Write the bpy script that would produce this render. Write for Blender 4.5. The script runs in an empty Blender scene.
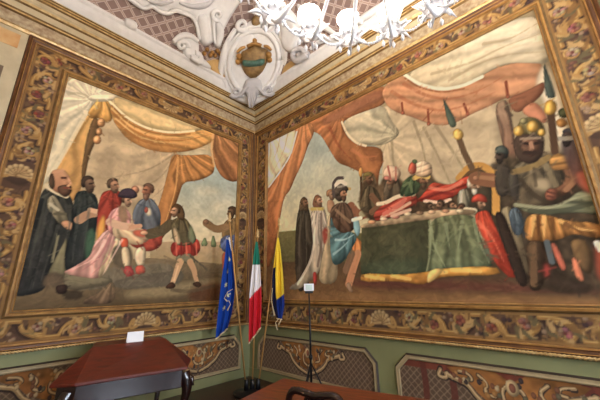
import bpy, math, random
import numpy as np
from mathutils import Vector, Matrix
random.seed(7)
RNG = np.random.default_rng(11)
scene = bpy.context.scene
COL = scene.collection

# ---------------------------------------------------------------- camera
CAM = np.array([5.1596, -4.0135, 1.6])
FPX = 298.3                                   # focal length in pixels of a 600 px wide frame
RIGHT = np.array([0.72848505, 0.68481004, -0.01856732])
UP = np.array([0.20623622, -0.19338235, 0.95920273])
FWD = np.array([-0.65328107, 0.7025941, 0.28210879])
cd = bpy.data.cameras.new('camera')
cam = bpy.data.objects.new('camera', cd)
COL.objects.link(cam)
cd.sensor_width = 36.0
cd.lens = FPX / 600 * 36
cd.clip_start = 0.05
m = Matrix((RIGHT, UP, -FWD)).transposed().to_4x4()
m.translation = Vector(CAM)
cam.matrix_world = m
scene.camera = cam
vs = scene.view_settings
vs.view_transform = 'Standard'; vs.look = 'None'; vs.gamma = 1; vs.use_curve_mapping = False
vs.exposure = 1.75
scene.cycles.use_denoising = True
scene.cycles.max_bounces = 6
scene.cycles.diffuse_bounces = 4
scene.cycles.sample_clamp_indirect = 4

# ---------------------------------------------------------------- measuring from the photograph
def ray(u, v):
    return FWD * FPX + RIGHT * (u - 300) + UP * (200 - v)
def on_axis(u, v, ax, val):                    # where the sight line of a pixel meets x / y / z = val
    d = ray(u, v); i = 'xyz'.index(ax)
    return CAM + d * ((val - CAM[i]) / d[i])
def on_wall(w, u, v):                          # -> (s, z): metres from the room corner, metres above the floor
    if w == 'L':
        p = on_axis(u, v, 'x', 0); return (-p[1], p[2])
    p = on_axis(u, v, 'y', 0); return (p[0], p[2])
def on_plane(u, v, p0, n):
    d = ray(u, v); return CAM + d * (np.dot(np.asarray(p0) - CAM, n) / np.dot(d, n))
def W3(w, s, z, d=0.0):                        # wall coordinates -> room, d = distance out of the wall
    return (d, -s, z) if w == 'L' else (s, -d, z)

# ---------------------------------------------------------------- scene bookkeeping
ORG = {}
def link(o):
    COL.objects.link(o); return o
def tag(o, label=None, cat=None, group=None, kind=None):
    if label: o['label'] = label
    if cat: o['category'] = cat
    if group: o['group'] = group
    if kind: o['kind'] = kind
    return o
def thing(name, loc, label, cat, group=None, rz=0.0):
    o = link(bpy.data.objects.new(name, None))
    o.empty_display_size = 0.1
    o.location = loc; o.rotation_euler = (0, 0, rz)
    ORG[o.name] = np.array(loc, float)
    return tag(o, label, cat, group)
def dup(root, loc, rz, label=None, group=None):
    r = root.copy(); COL.objects.link(r); r.location = loc; r.rotation_euler = (0, 0, rz)
    if label: r['label'] = label
    if group: r['group'] = group
    for ch in list(root.children):
        c = ch.copy(); COL.objects.link(c); c.parent = r
        for g in list(ch.children):
            d = g.copy(); COL.objects.link(d); d.parent = c
    return r

class MB:
    """collects shapes and links them as ONE mesh object"""
    def __init__(s): s.v = []; s.f = []; s.m = []
    def add(s, vs, fs, mi=0):
        k = len(s.v); s.v += [tuple(map(float, p)) for p in vs]
        s.f += [tuple(k + i for i in f) for f in fs]; s.m += [mi] * len(fs)
        return s
    def box(s, a, b, mi=0):
        x0, y0, z0 = a; x1, y1, z1 = b
        return s.add([(x0,y0,z0),(x1,y0,z0),(x1,y1,z0),(x0,y1,z0),(x0,y0,z1),(x1,y0,z1),(x1,y1,z1),(x0,y1,z1)],
              [(0,3,2,1),(4,5,6,7),(0,1,5,4),(1,2,6,5),(2,3,7,6),(3,0,4,7)], mi)
    def tube(s, pts, r, n=8, mi=0, flat=1.0, up=None, caps=True):
        pts = [np.array(p, float) for p in pts]
        rs = r if hasattr(r, '__len__') else [r] * len(pts)
        vs = []; prev = None
        for i, p in enumerate(pts):
            t = pts[min(i + 1, len(pts) - 1)] - pts[max(i - 1, 0)]
            t = t / (np.linalg.norm(t) + 1e-9)
            if up is not None: a = np.array(up, float)
            elif prev is not None: a = prev
            else: a = np.array((0, 0, 1.0)) if abs(t[2]) < .9 else np.array((1.0, 0, 0))
            a = a - t * np.dot(a, t)
            if np.linalg.norm(a) < 1e-6: a = np.array((0.3, .5, .1)); a = a - t * np.dot(a, t)
            a /= np.linalg.norm(a); prev = a
            b = np.cross(t, a)
            for k in range(n):
                th = 2 * math.pi * k / n
                vs.append(p + rs[i] * (a * math.cos(th) * flat + b * math.sin(th)))
        fs = []
        for i in range(len(pts) - 1):
            for k in range(n):
                fs.append((i*n+k, i*n+(k+1)%n, (i+1)*n+(k+1)%n, (i+1)*n+k))
        if caps:
            fs.append(tuple(range(n))[::-1]); fs.append(tuple((len(pts)-1)*n + k for k in range(n)))
        return s.add(vs, fs, mi)
    def lathe(s, prof, c=(0, 0, 0), n=20, mi=0):
        vs = []; fs = []
        for r, z in prof:
            for k in range(n):
                th = 2 * math.pi * k / n
                vs.append((c[0] + r * math.cos(th), c[1] + r * math.sin(th), c[2] + z))
        for i in range(len(prof) - 1):
            for k in range(n):
                fs.append((i*n+k, i*n+(k+1)%n, (i+1)*n+(k+1)%n, (i+1)*n+k))
        fs.append(tuple(range(n))[::-1]); fs.append(tuple((len(prof)-1)*n + k for k in range(n)))
        return s.add(vs, fs, mi)
    def ball(s, c, r, n=12, mi=0, ax=None):
        r = r if hasattr(r, '__len__') else (r, r, r)
        ax = np.eye(3) if ax is None else np.array(ax)
        vs = []; fs = []; h = max(4, n // 2)
        for i in range(h + 1):
            ph = math.pi * i / h
            for k in range(n):
                th = 2 * math.pi * k / n
                l = (r[0]*math.sin(ph)*math.cos(th), r[1]*math.sin(ph)*math.sin(th), -r[2]*math.cos(ph))
                vs.append(np.array(c) + l[0]*ax[0] + l[1]*ax[1] + l[2]*ax[2])
        for i in range(h):
            for k in range(n):
                fs.append((i*n+k, i*n+(k+1)%n, (i+1)*n+(k+1)%n, (i+1)*n+k))
        return s.add(vs, fs, mi)
    def prism(s, poly, z0, z1, mi=0):
        n = len(poly)
        vs = [(x, y, z0) for x, y in poly] + [(x, y, z1) for x, y in poly]
        fs = [tuple(range(n))[::-1], tuple(range(n, 2*n))] + [(i, (i+1)%n, n+(i+1)%n, n+i) for i in range(n)]
        return s.add(vs, fs, mi)
    def build(s, name, mats, parent=None, smooth=False, bevel=0, label=None, colors=None, local=False):
        mats = mats if isinstance(mats, (list, tuple)) else [mats]
        org = np.zeros(3)
        if parent is not None and not local: org = ORG[parent.name]
        me = bpy.data.meshes.new(name)
        V = [tuple(np.array(p) - org) for p in s.v] if org.any() else s.v
        me.from_pydata(V, [], s.f)
        for mm in mats: me.materials.append(mm)
        me.polygons.foreach_set('material_index', s.m)
        if smooth: me.polygons.foreach_set('use_smooth', [True] * len(s.f))
        if colors is not None:
            a = me.color_attributes.new('paint', 'FLOAT_COLOR', 'POINT')
            a.data.foreach_set('color', np.concatenate([np.asarray(colors), np.ones((len(colors), 1))], 1).astype(np.float32).ravel())
        me.update()
        o = link(bpy.data.objects.new(name, me))
        if parent is not None: o.parent = parent
        ORG[o.name] = org if parent is not None else np.zeros(3)
        if bevel:
            b = o.modifiers.new('bevel', 'BEVEL'); b.width = bevel; b.segments = 2; b.limit_method = 'ANGLE'; b.angle_limit = 0.6
        if smooth:
            pass
        if label: o['label'] = label
        return o

# ---------------------------------------------------------------- colours and materials
def lin(c):
    c = np.asarray(c, float)
    if c.max() > 1.5: c = c / 255
    return np.where(c <= .04045, c / 12.92, ((c + .055) / 1.055) ** 2.4)
def mat(name, rgb, rough=.6, metal=0.0, noise=0.0, scale=6.0, rgb2=None, bump=0.0, coat=0.0, spec=.5, trans=0.0, emit=None, es=0.0):
    M = bpy.data.materials.new(name); M.use_nodes = True
    nt = M.node_tree; b = nt.nodes['Principled BSDF']
    c = list(lin(rgb)) + [1]
    b.inputs['Base Color'].default_value = c
    b.inputs['Roughness'].default_value = rough
    b.inputs['Metallic'].default_value = metal
    b.inputs['Specular IOR Level'].default_value = spec
    b.inputs['Coat Weight'].default_value = coat
    b.inputs['Transmission Weight'].default_value = trans
    if emit is not None:
        b.inputs['Emission Color'].default_value = list(lin(emit)) + [1]; b.inputs['Emission Strength'].default_value = es
    if noise or rgb2 is not None or bump:
        tc = nt.nodes.new('ShaderNodeTexCoord'); n = nt.nodes.new('ShaderNodeTexNoise')
        n.inputs['Scale'].default_value = scale; n.inputs['Detail'].default_value = 5
        nt.links.new(tc.outputs['Object'], n.inputs['Vector'])
        r = nt.nodes.new('ShaderNodeValToRGB')
        c2 = list(lin(rgb2)) + [1] if rgb2 is not None else [x * (1 - noise) for x in c[:3]] + [1]
        r.color_ramp.elements[0].position = .35; r.color_ramp.elements[1].position = .65
        r.color_ramp.elements[0].color = c2; r.color_ramp.elements[1].color = c
        nt.links.new(n.outputs['Fac'], r.inputs['Fac']); nt.links.new(r.outputs['Color'], b.inputs['Base Color'])
        if bump:
            bp = nt.nodes.new('ShaderNodeBump'); bp.inputs['Strength'].default_value = bump; bp.inputs['Distance'].default_value = .01
            nt.links.new(n.outputs['Fac'], bp.inputs['Height']); nt.links.new(bp.outputs['Normal'], b.inputs['Normal'])
    return M
def wood(name, rgb, rgb2, rough=.3, coat=.3, axis_scale=(1, 14, 14)):
    M = bpy.data.materials.new(name); M.use_nodes = True
    nt = M.node_tree; b = nt.nodes['Principled BSDF']
    tc = nt.nodes.new('ShaderNodeTexCoord'); mp = nt.nodes.new('ShaderNodeMapping'); mp.inputs['Scale'].default_value = axis_scale
    n = nt.nodes.new('ShaderNodeTexNoise'); n.inputs['Scale'].default_value = 2.5; n.inputs['Detail'].default_value = 6; n.inputs['Distortion'].default_value = .6
    r = nt.nodes.new('ShaderNodeValToRGB'); r.color_ramp.elements[0].position = .3; r.color_ramp.elements[1].position = .7
    r.color_ramp.elements[0].color = list(lin(rgb2)) + [1]; r.color_ramp.elements[1].color = list(lin(rgb)) + [1]
    L = nt.links.new
    L(tc.outputs['Object'], mp.inputs['Vector']); L(mp.outputs['Vector'], n.inputs['Vector']); L(n.outputs['Fac'], r.inputs['Fac']); L(r.outputs['Color'], b.inputs['Base Color'])
    b.inputs['Roughness'].default_value = rough; b.inputs['Coat Weight'].default_value = coat; b.inputs['Coat Roughness'].default_value = .12
    return M
def paint_mat(name, rough=.7, bump=.15, spec=.12):
    M = bpy.data.materials.new(name); M.use_nodes = True
    nt = M.node_tree; b = nt.nodes['Principled BSDF']; L = nt.links.new
    a = nt.nodes.new('ShaderNodeVertexColor'); a.layer_name = 'paint'
    L(a.outputs['Color'], b.inputs['Base Color'])
    tc = nt.nodes.new('ShaderNodeTexCoord'); n = nt.nodes.new('ShaderNodeTexNoise'); n.inputs['Scale'].default_value = 60
    L(tc.outputs['Object'], n.inputs['Vector'])
    bp = nt.nodes.new('ShaderNodeBump'); bp.inputs['Strength'].default_value = bump; bp.inputs['Distance'].default_value = .004
    L(n.outputs['Fac'], bp.inputs['Height']); L(bp.outputs['Normal'], b.inputs['Normal'])
    b.inputs['Roughness'].default_value = rough; b.inputs['Specular IOR Level'].default_value = spec
    return M

M_GREEN = mat('green_wall_paint', (136, 137, 94), .7, noise=.12, scale=3)
M_GOLD = mat('gilded_wood', (176, 132, 70), .5, .2, rgb2=(140, 98, 48), scale=9, bump=.1)
M_GOLDB = mat('bright_gilding', (214, 184, 128), .42, .3, rgb2=(184, 146, 90), scale=14)
M_BROWN = mat('brown_stained_wood', (112, 70, 34), .45, rgb2=(84, 50, 24), scale=5)
M_CREAM = mat('cream_plaster', (198, 180, 144), .7, noise=.14, scale=7, bump=.1)
M_MARBLE = mat('cream_marbled_frieze', (190, 172, 138), .65, rgb2=(150, 124, 94), scale=16)
M_GILT_SHADE = mat('umber_gilt_and_shade_line', (138, 108, 66), .55, .1, rgb2=(112, 82, 48), scale=12)  # darker gilding on the frames; painted shade of the gaps on the cornice
M_STUCCO = mat('white_stucco', (220, 217, 214), .75, noise=.08, scale=10, bump=.1)
M_STUCCO2 = mat('grey_stucco', (192, 189, 190), .75, noise=.1, scale=10)
M_OCHRE = mat('ochre_plaster', (196, 158, 98), .7, noise=.15, scale=8)
M_FLOOR = wood('dark_walnut_floor', (66, 38, 28), (40, 24, 18), .4, .2, (2, 10, 2))
M_WOOD = wood('red_mahogany', (106, 32, 13), (70, 20, 8), .42, .12, (3, 10, 3))
M_DARKWOOD = wood('dark_mahogany', (44, 21, 18), (26, 12, 11), .25, .5, (8, 8, 3))
M_TABLE = wood('orange_brown_walnut', (138, 66, 30), (92, 42, 20), .42, .15, (2, 12, 2))
M_BLACK = mat('black_metal', (26, 25, 28), .4, .3)
M_WHITE = mat('white_card', (236, 236, 240), .5)
M_PAINT = paint_mat('fresco_paint')
# ---------------------------------------------------------------- a small painter: flat pictures as vertex colours on fine wall meshes
def value_noise(H, W, cell, seed):
    r = np.random.default_rng(seed)
    gh, gw = int(H / cell) + 3, int(W / cell) + 3
    g = r.random((gh, gw))
    y = np.arange(H) / cell; x = np.arange(W) / cell
    y0 = y.astype(int); x0 = x.astype(int)
    fy = (y - y0)[:, None]; fx = (x - x0)[None, :]
    fy = fy * fy * (3 - 2 * fy); fx = fx * fx * (3 - 2 * fx)
    a = g[y0][:, x0]; b = g[y0][:, x0 + 1]; c = g[y0 + 1][:, x0]; d = g[y0 + 1][:, x0 + 1]
    return (a*(1-fx)+b*fx)*(1-fy) + (c*(1-fx)+d*fx)*fy - .5
def blur(a, r):
    r = int(r)
    if r < 1: return a
    for ax in (0, 1):
        for _ in range(2):
            p = np.pad(a, [(r + 1, r) if i == ax else (0, 0) for i in range(2)], mode='edge')
            c = np.cumsum(p, axis=ax)
            a = (np.take(c, range(2*r+1, c.shape[ax]), axis=ax) - np.take(c, range(0, c.shape[ax]-2*r-1), axis=ax)) / (2*r+1)
    return a
def chaikin(p, it=2, closed=True):
    p = np.asarray(p, float)
    for _ in range(it):
        q = np.roll(p, -1, 0) if closed else p[1:]
        b = p if closed else p[:-1]
        n = np.empty((len(b) * 2, 2)); n[0::2] = .78*b + .22*q; n[1::2] = .22*b + .78*q
        if not closed: n = np.concatenate([p[:1], n, p[-1:]])
        p = n
    return p

class Picture:
    def __init__(s, wall, s0, s1, z0, z1, ppm, base, seed=1):
        s.wall, s.s0, s.s1, s.z0, s.z1, s.ppm = wall, s0, s1, z0, z1, ppm
        s.W = int(round((s1 - s0) * ppm)) + 1; s.H = int(round((z1 - z0) * ppm)) + 1
        s.S, s.Z = np.meshgrid(np.linspace(s0, s1, s.W), np.linspace(z0, z1, s.H))
        s.c = np.zeros((s.H, s.W, 3)); s.c[:] = np.array(base) / 255
        s.n1 = value_noise(s.H, s.W, .05 * ppm, seed); s.n2 = value_noise(s.H, s.W, .22 * ppm, seed + 1); s.n3 = value_noise(s.H, s.W, .6 * ppm, seed + 2)
        s.px = True                          # coordinates come as photo pixels; else as wall metres
    def T(s, pts):
        return np.array([on_wall(s.wall, *p) for p in pts]) if s.px else np.array(pts, float)
    def box(s, P, pad):
        i0 = max(0, int((P[:, 1].min() - s.z0 - pad) * s.ppm)); i1 = min(s.H, int((P[:, 1].max() - s.z0 + pad) * s.ppm) + 2)
        j0 = max(0, int((P[:, 0].min() - s.s0 - pad) * s.ppm)); j1 = min(s.W, int((P[:, 0].max() - s.s0 + pad) * s.ppm) + 2)
        return (i0, i1, j0, j1) if i1 > i0 and j1 > j0 else None
    def mask(s, P, bx):
        i0, i1, j0, j1 = bx; k = 3
        x = (np.arange((j1-j0)*k) + .5) / k - .5; y = (np.arange((i1-i0)*k) + .5) / k - .5
        X = s.s0 + (j0 + x) / s.ppm; Y = s.z0 + (i0 + y) / s.ppm
        ins = np.zeros((len(y), len(x)), bool); Q = np.roll(P, -1, 0)
        for (ax, ay), (bx_, by) in zip(P, Q):
            if ay == by: continue
            rows = (Y >= min(ay, by)) & (Y < max(ay, by))
            if not rows.any(): continue
            xc = ax + (Y[rows] - ay) * (bx_ - ax) / (by - ay)
            ins[rows] ^= X[None, :] < xc[:, None]
        return ins.reshape(i1-i0, k, j1-j0, k).mean((1, 3))
    def poly(s, pts, c, c2=None, ends=None, sm=2, soft=0.0, a=1.0, vol=.22, volr=.09, mott=.07, fan=None, par=None):
        P = s.T(pts)
        if sm: P = chaikin(P, sm)
        bx = s.box(P, soft + .02)
        if bx is None: return
        i0, i1, j0, j1 = bx
        volr = min(volr, .2 * (P.max(0) - P.min(0)).min() + .008)
        m = s.mask(P, bx)
        if soft: m = blur(m, max(1, soft * s.ppm))
        S = s.S[i0:i1, j0:j1]; Z = s.Z[i0:i1, j0:j1]
        C = np.zeros((i1-i0, j1-j0, 3)); C[:] = np.array(c) / 255
        if c2 is not None:
            if ends: A, B = s.T(ends)
            else: A, B = np.array((P[:, 0].mean(), P[:, 1].max())), np.array((P[:, 0].mean(), P[:, 1].min()))
            d = B - A; t = np.clip(((S-A[0])*d[0] + (Z-A[1])*d[1]) / (d @ d), 0, 1)[..., None]
            C = C * (1 - t) + np.array(c2) / 255 * t
        f = 1 + mott * (s.n1 + 1.3 * s.n2)[i0:i1, j0:j1]
        if fan:                                # folds that radiate from a knot: (pivot, folds per radian, depth)
            pv, k, am = fan; A = s.T([pv])[0]
            th = np.arctan2(Z - A[1], S - A[0]); w = th * k + 5 * s.n3[i0:i1, j0:j1] + 2.0 * s.n2[i0:i1, j0:j1]
            g = np.sin(w) * .65 + np.sin(w * 2.3 + 1) * .35
            f = f * (1 + am * g)
        if par:                                # folds that run along a line: (a, b, folds per metre, depth)
            A, B = s.T(par[:2]); d = (B - A) / np.linalg.norm(B - A)
            q = -(S-A[0])*d[1] + (Z-A[1])*d[0]
            w = q * par[2] * 6.28 + 3.5 * s.n3[i0:i1, j0:j1] + 2.5 * s.n2[i0:i1, j0:j1]
            f = f * (1 + par[3] * (np.sin(w) * .65 + np.sin(w * 2.1 + 2) * .35))
        if vol: f = f * (1 - vol + vol * np.clip(blur(m, volr * s.ppm) * 1.6 - .3, 0, 1.15))
        if vol and not soft:                  # the painter's modelling: lighter flank at upper left, darker at lower right
            bm = blur(m, max(1, .03 * s.ppm)); gz, gx = np.gradient(bm)
            lx = 1 if s.wall == 'R' else -1
            f = f * (1 + np.clip((gx * lx - gz * .8) * vol * 3.8, -.22, .22))
        m = (m * a)[..., None]
        s.c[i0:i1, j0:j1] = s.c[i0:i1, j0:j1] * (1 - m) + np.clip(C * f[..., None], 0, 1) * m
        if vol >= .2 and not soft and s.px: s.edge(P, np.array(c) * .5)
    def edge(s, P, col):
        px = s.px; s.px = False; s.line(list(map(tuple, P)) + [tuple(P[0])], .011, col, .32, sm=0); s.px = px
    def face(s, c, r, skin, hair, look=1, beard=None, cap=None):
        # small head: look = -1 faces left in the photograph, +1 right
        x, y = c; q = lambda *k: [(x + a*r*look, y + b*r) for a, b in k]; d = np.array(skin) * .6
        s.poly(q((-.95,-.1),(-.85,-.9),(0,-1.3),(.75,-.95),(.7,-.5),(.1,-.55),(-.25,.25),(-.75,.4)), hair, vol=.3)
        s.poly(q((-.45,-.5),(.3,-.85),(.78,-.5),(.82,0),(.98,.2),(.78,.35),(.72,.9),(.3,1.2),(-.15,.95),(-.4,.3)), skin, d, ends=q((.5,-.6),(-.3,.9)), vol=.25)
        s.line(q((.2,-.15),(.7,-.2)), .022, d * .7, .9); s.line(q((.72,-.1),(.9,.2)), .022, np.array(skin) * 1.12, .8); s.line(q((.35,.62),(.7,.58)), .02, d * .8, .8)
        if beard is not None: s.poly(q((-.2,.35),(.35,.5),(.8,.5),(.75,1.2),(.35,1.7),(-.1,1.2)), beard, vol=.3)
        if cap is not None: s.poly(q((-1.1,-.35),(-.7,-1.2),(.2,-1.45),(1.0,-.95),(1.0,-.5),(.0,-.5)), cap, vol=.35)
    def oval(s, c, rx, ry, col, **k):           # radii in pixels (or metres when px is off)
        s.poly([(c[0] + rx*math.cos(t), c[1] + ry*math.sin(t)) for t in np.linspace(0, 6.283, 15)[:-1]], col, sm=1, **k)
    def line(s, pts, w, col, a=1.0, taper=False, sm=2, w1=None):
        P = s.T(pts)
        if sm and len(P) > 2: P = chaikin(P, sm, False)
        bx = s.box(P, w + .03)
        if bx is None: return
        i0, i1, j0, j1 = bx
        S = s.S[i0:i1, j0:j1]; Z = s.Z[i0:i1, j0:j1]
        m = np.zeros(S.shape); n = len(P) - 1
        for i in range(n):
            A, B = P[i], P[i+1]; d = B - A; L = d @ d
            if L < 1e-12: continue
            t = np.clip(((S-A[0])*d[0] + (Z-A[1])*d[1]) / L, 0, 1)
            D = np.hypot(S - A[0] - t*d[0], Z - A[1] - t*d[1])
            g = (i + t) / n
            ww = w * (1 - g * .9) if taper else (w + (w1 - w) * g if w1 is not None else w)
            m = np.maximum(m, np.clip((ww / 2 - D) * s.ppm + .5, 0, 1) * np.clip(ww * s.ppm, .3, 1))
        m = (m * a)[..., None]
        s.c[i0:i1, j0:j1] = s.c[i0:i1, j0:j1] * (1 - m) + np.array(col) / 255 * m
    def finish(s, dabs=0, warp=.004, seed=5, crisp=.0, contrast=.0):
        # hand work: slightly wavering outlines and short brush marks that follow the forms
        r = np.random.default_rng(seed)
        if warp:
            k = warp * s.ppm * 2.2
            a = value_noise(s.H, s.W, .045*s.ppm, seed); b = value_noise(s.H, s.W, .045*s.ppm, seed + 9)
            I, J = np.mgrid[0:s.H, 0:s.W]
            s.c = s.c[np.clip((I + a*k).round().astype(int), 0, s.H-1), np.clip((J + b*k).round().astype(int), 0, s.W-1)]
        soft_ = np.stack([blur(s.c[..., k], .035 * s.ppm) for k in range(3)], -1)
        s.c = np.clip(s.c + crisp * (s.c - soft_), .01, 1)
        s.c = np.clip(.45 + (s.c - .45) * (1 + contrast), .01, 1)
        px = s.px; s.px = False
        if dabs:
            g = blur(s.c.mean(2), .03 * s.ppm); gz, gx = np.gradient(g); base = s.c.copy()
            for _ in range(dabs):
                i, j = r.integers(s.H), r.integers(s.W); c = base[i, j] * 255
                nx, nz = gx[i, j], gz[i, j]; L = math.hypot(nx, nz)
                if L > .011: continue                # leave the small fine forms alone
                if L < .002: th = r.random() * 3.14
                else: th = math.atan2(nz, nx) + 1.57 + .3 * (r.random() - .5)
                q = np.array((s.s0 + j / s.ppm, s.z0 + i / s.ppm)); l = (.03 + .06 * r.random()) * np.array((math.cos(th), math.sin(th)))
                lum = c.mean(); amp = .17 if lum < 110 else .06
                cc = c * (1 + amp * (r.random() * 2 - 1)) + r.normal(0, 1.5, 3)
                s.line([tuple(q - l), tuple(q + l)], .010 + .014 * r.random(), np.clip(cc, 0, 255), .5, sm=0)
        s.px = px
    def mesh(s, name, parent, d, hole=None, label=None, clip=None, even=None, fin=None, gain=1.0):
        """link the picture as a fine mesh hanging d metres off its wall; pigment = colour seen / lamp light on the wall"""
        s.c *= gain; s.finish(**(fin or {}))
        s.c *= 1 + .03 * s.n1[..., None] + .015 * s.n2[..., None]
        gray = s.c @ np.array((.3, .59, .11)); s.c = gray[..., None] * np.array((1.02, 1.0, .95)) * (1 - SAT) + s.c * SAT
        L = light_on(s.wall, s.S, s.Z) if even is None else light_on(s.wall, np.array([even[0]]), np.array([even[1]]))[:, None]
        pig = lin(np.clip(s.c * WARM, 0.003, 1)) / L[..., None] / TINT[s.wall]
        pig = np.clip(pig, 0.002, .88).reshape(-1, 3)
        if DEBUG_WHITE: pig[:] = .4
        idx = np.arange(s.H * s.W).reshape(s.H, s.W)
        F = np.stack([idx[:-1, :-1], idx[:-1, 1:], idx[1:, 1:], idx[1:, :-1]], -1)
        if s.wall == 'L': F = F[..., ::-1]
        if hole is not None:
            cs = (s.S[:-1, :-1] + s.S[1:, 1:]) / 2; cz = (s.Z[:-1, :-1] + s.Z[1:, 1:]) / 2
            F = F[~((cs > hole[0]) & (cs < hole[1]) & (cz > hole[2]) & (cz < hole[3]))]
        if clip is not None:
            cs = (s.S[:-1, :-1] + s.S[1:, 1:]) / 2; cz = (s.Z[:-1, :-1] + s.Z[1:, 1:]) / 2
            F = F[clip(cs, cz)]
        F = F.reshape(-1, 4)
        S, Z = s.S.ravel(), s.Z.ravel(); D = np.full(S.shape, d)
        V = np.stack([D, -S, Z], 1) if s.wall == 'L' else np.stack([S, -D, Z], 1)
        V = V - (ORG[parent.name] if parent is not None else 0)
        me = bpy.data.meshes.new(name)
        me.vertices.add(len(V)); me.vertices.foreach_set('co', V.astype(np.float32).ravel())
        me.loops.add(F.size); me.loops.foreach_set('vertex_index', F.astype(np.int32).ravel())
        me.polygons.add(len(F)); me.polygons.foreach_set('loop_start', np.arange(0, F.size, 4, dtype=np.int32))
        a = me.color_attributes.new('paint', 'FLOAT_COLOR', 'POINT')
        a.data.foreach_set('color', np.concatenate([pig, np.ones((len(pig), 1))], 1).astype(np.float32).ravel())
        me.materials.append(M_PAINT); me.update(calc_edges=True); me.validate()
        o = link(bpy.data.objects.new(name, me)); o.parent = parent
        ORG[o.name] = ORG[parent.name] if parent is not None else np.zeros(3)
        if label: o['label'] = label
        return o

# where the lamps are: the ring of glass shades of the chandelier, and an added upper tier
DEBUG_WHITE = False
SAT = .86
WARM = np.array((1.04, .97, .90))
LAMP_E = 17.0
CH = np.array([4.58, -2.65, 4.15]); CH_R = 1.05; CH_N = 16; CH_A0 = 0.33; CH_U = 8
LAMPS = [CH + np.array([CH_R*math.cos(CH_A0 + k*2*math.pi/CH_N), CH_R*math.sin(CH_A0 + k*2*math.pi/CH_N), 0.0]) for k in range(CH_N)]
LAMPS_ADDED = [CH + np.array([.55*math.cos(.2 + k*2*math.pi/CH_U), .55*math.sin(.2 + k*2*math.pi/CH_U), .75]) for k in range(CH_U)]  # unseen upper tier, added to brighten the ceiling
FIT = {'L': (.321, 1.988, .0148, -.156), 'R': (.3476, .9865, -.005, -.0288)}
TINT = {'L': np.array((1.057, .987, .956)), 'R': np.array((1.104, .993, .904))}
def light_on(w, S, Z):
    S = np.asarray(S, float); Z = np.asarray(Z, float); e = np.zeros(S.shape)
    for p in LAMPS + LAMPS_ADDED:
        if w == 'L': dx, ds, n = p[0], S + p[1], p[0]
        else: dx, ds, n = -p[1], S - p[0], -p[1]
        d2 = dx*dx + ds*ds + (Z - p[2])**2
        e += n / d2 ** 1.5
    e *= 10 / 24; f = FIT[w]
    return np.maximum(.1, f[0] + f[1]*e + f[2]*Z + f[3]*e*Z)
# ---------------------------------------------------------------- the room
RX, RY, HC = 9.2, 5.6, 7.2                     # room size; the vault closes at HC
def struct(name, mb, mats, **k):
    o = mb.build(name, mats, **k); o['kind'] = 'structure'; return o
CZ = 5.97                                      # the cornice top
struct('floor', MB().box((-.3, -RY-.3, -.2), (RX+.3, .3, 0)), M_FLOOR)
struct('wall_left', MB().box((-.3, -RY-.3, 0), (0, .3, CZ)), M_GREEN)
struct('wall_right', MB().box((0, 0, 0), (RX+.3, .3, CZ)), M_GREEN)
struct('wall_back', MB().box((0, -RY-.3, 0), (RX, -RY, CZ)), M_CREAM)
# the far end wall has two tall windows that let the daylight in
def window_wall():
    mb = MB(); x0, x1 = RX, RX + .3
    ys = [0, -1.0, -2.2, -3.4, -4.6, -RY]; zs = (.9, 3.6)
    for i in range(5):
        a, b = ys[i+1], ys[i]
        if i in (1, 3):
            mb.box((x0, a, 0), (x1, b, zs[0])); mb.box((x0, a, zs[1]), (x1, b, CZ))
        else: mb.box((x0, a, 0), (x1, b, CZ))
    return mb
struct('wall_far', window_wall(), M_CREAM)
for i, (a, b) in enumerate(((-2.2, -1.0), (-4.6, -3.4))):
    w = MB(); w.box((RX+.1, a, .9), (RX+.16, a+.07, 3.6)); w.box((RX+.1, b-.07, .9), (RX+.16, b, 3.6))
    w.box((RX+.1, a, .9), (RX+.16, b, .97)); w.box((RX+.1, a, 3.53), (RX+.16, b, 3.6))
    w.box((RX+.1, (a+b)/2-.03, .9), (RX+.16, (a+b)/2+.03, 3.6)); w.box((RX+.1, a, 2.6), (RX+.16, b, 2.66))
    struct('window_%d' % (i+1), w, M_CREAM)
    ld = bpy.data.lights.new('daylight', 'AREA'); ld.shape = 'RECTANGLE'; ld.size = 1.3; ld.size_y = 2.8
    ld.energy = 220; ld.color = (.76, .86, 1.0)
    lo = link(bpy.data.objects.new('daylight', ld)); lo.location = (RX+.5, (a+b)/2, 2.25)
    lo.rotation_euler = (0, math.radians(90), 0)
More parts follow.
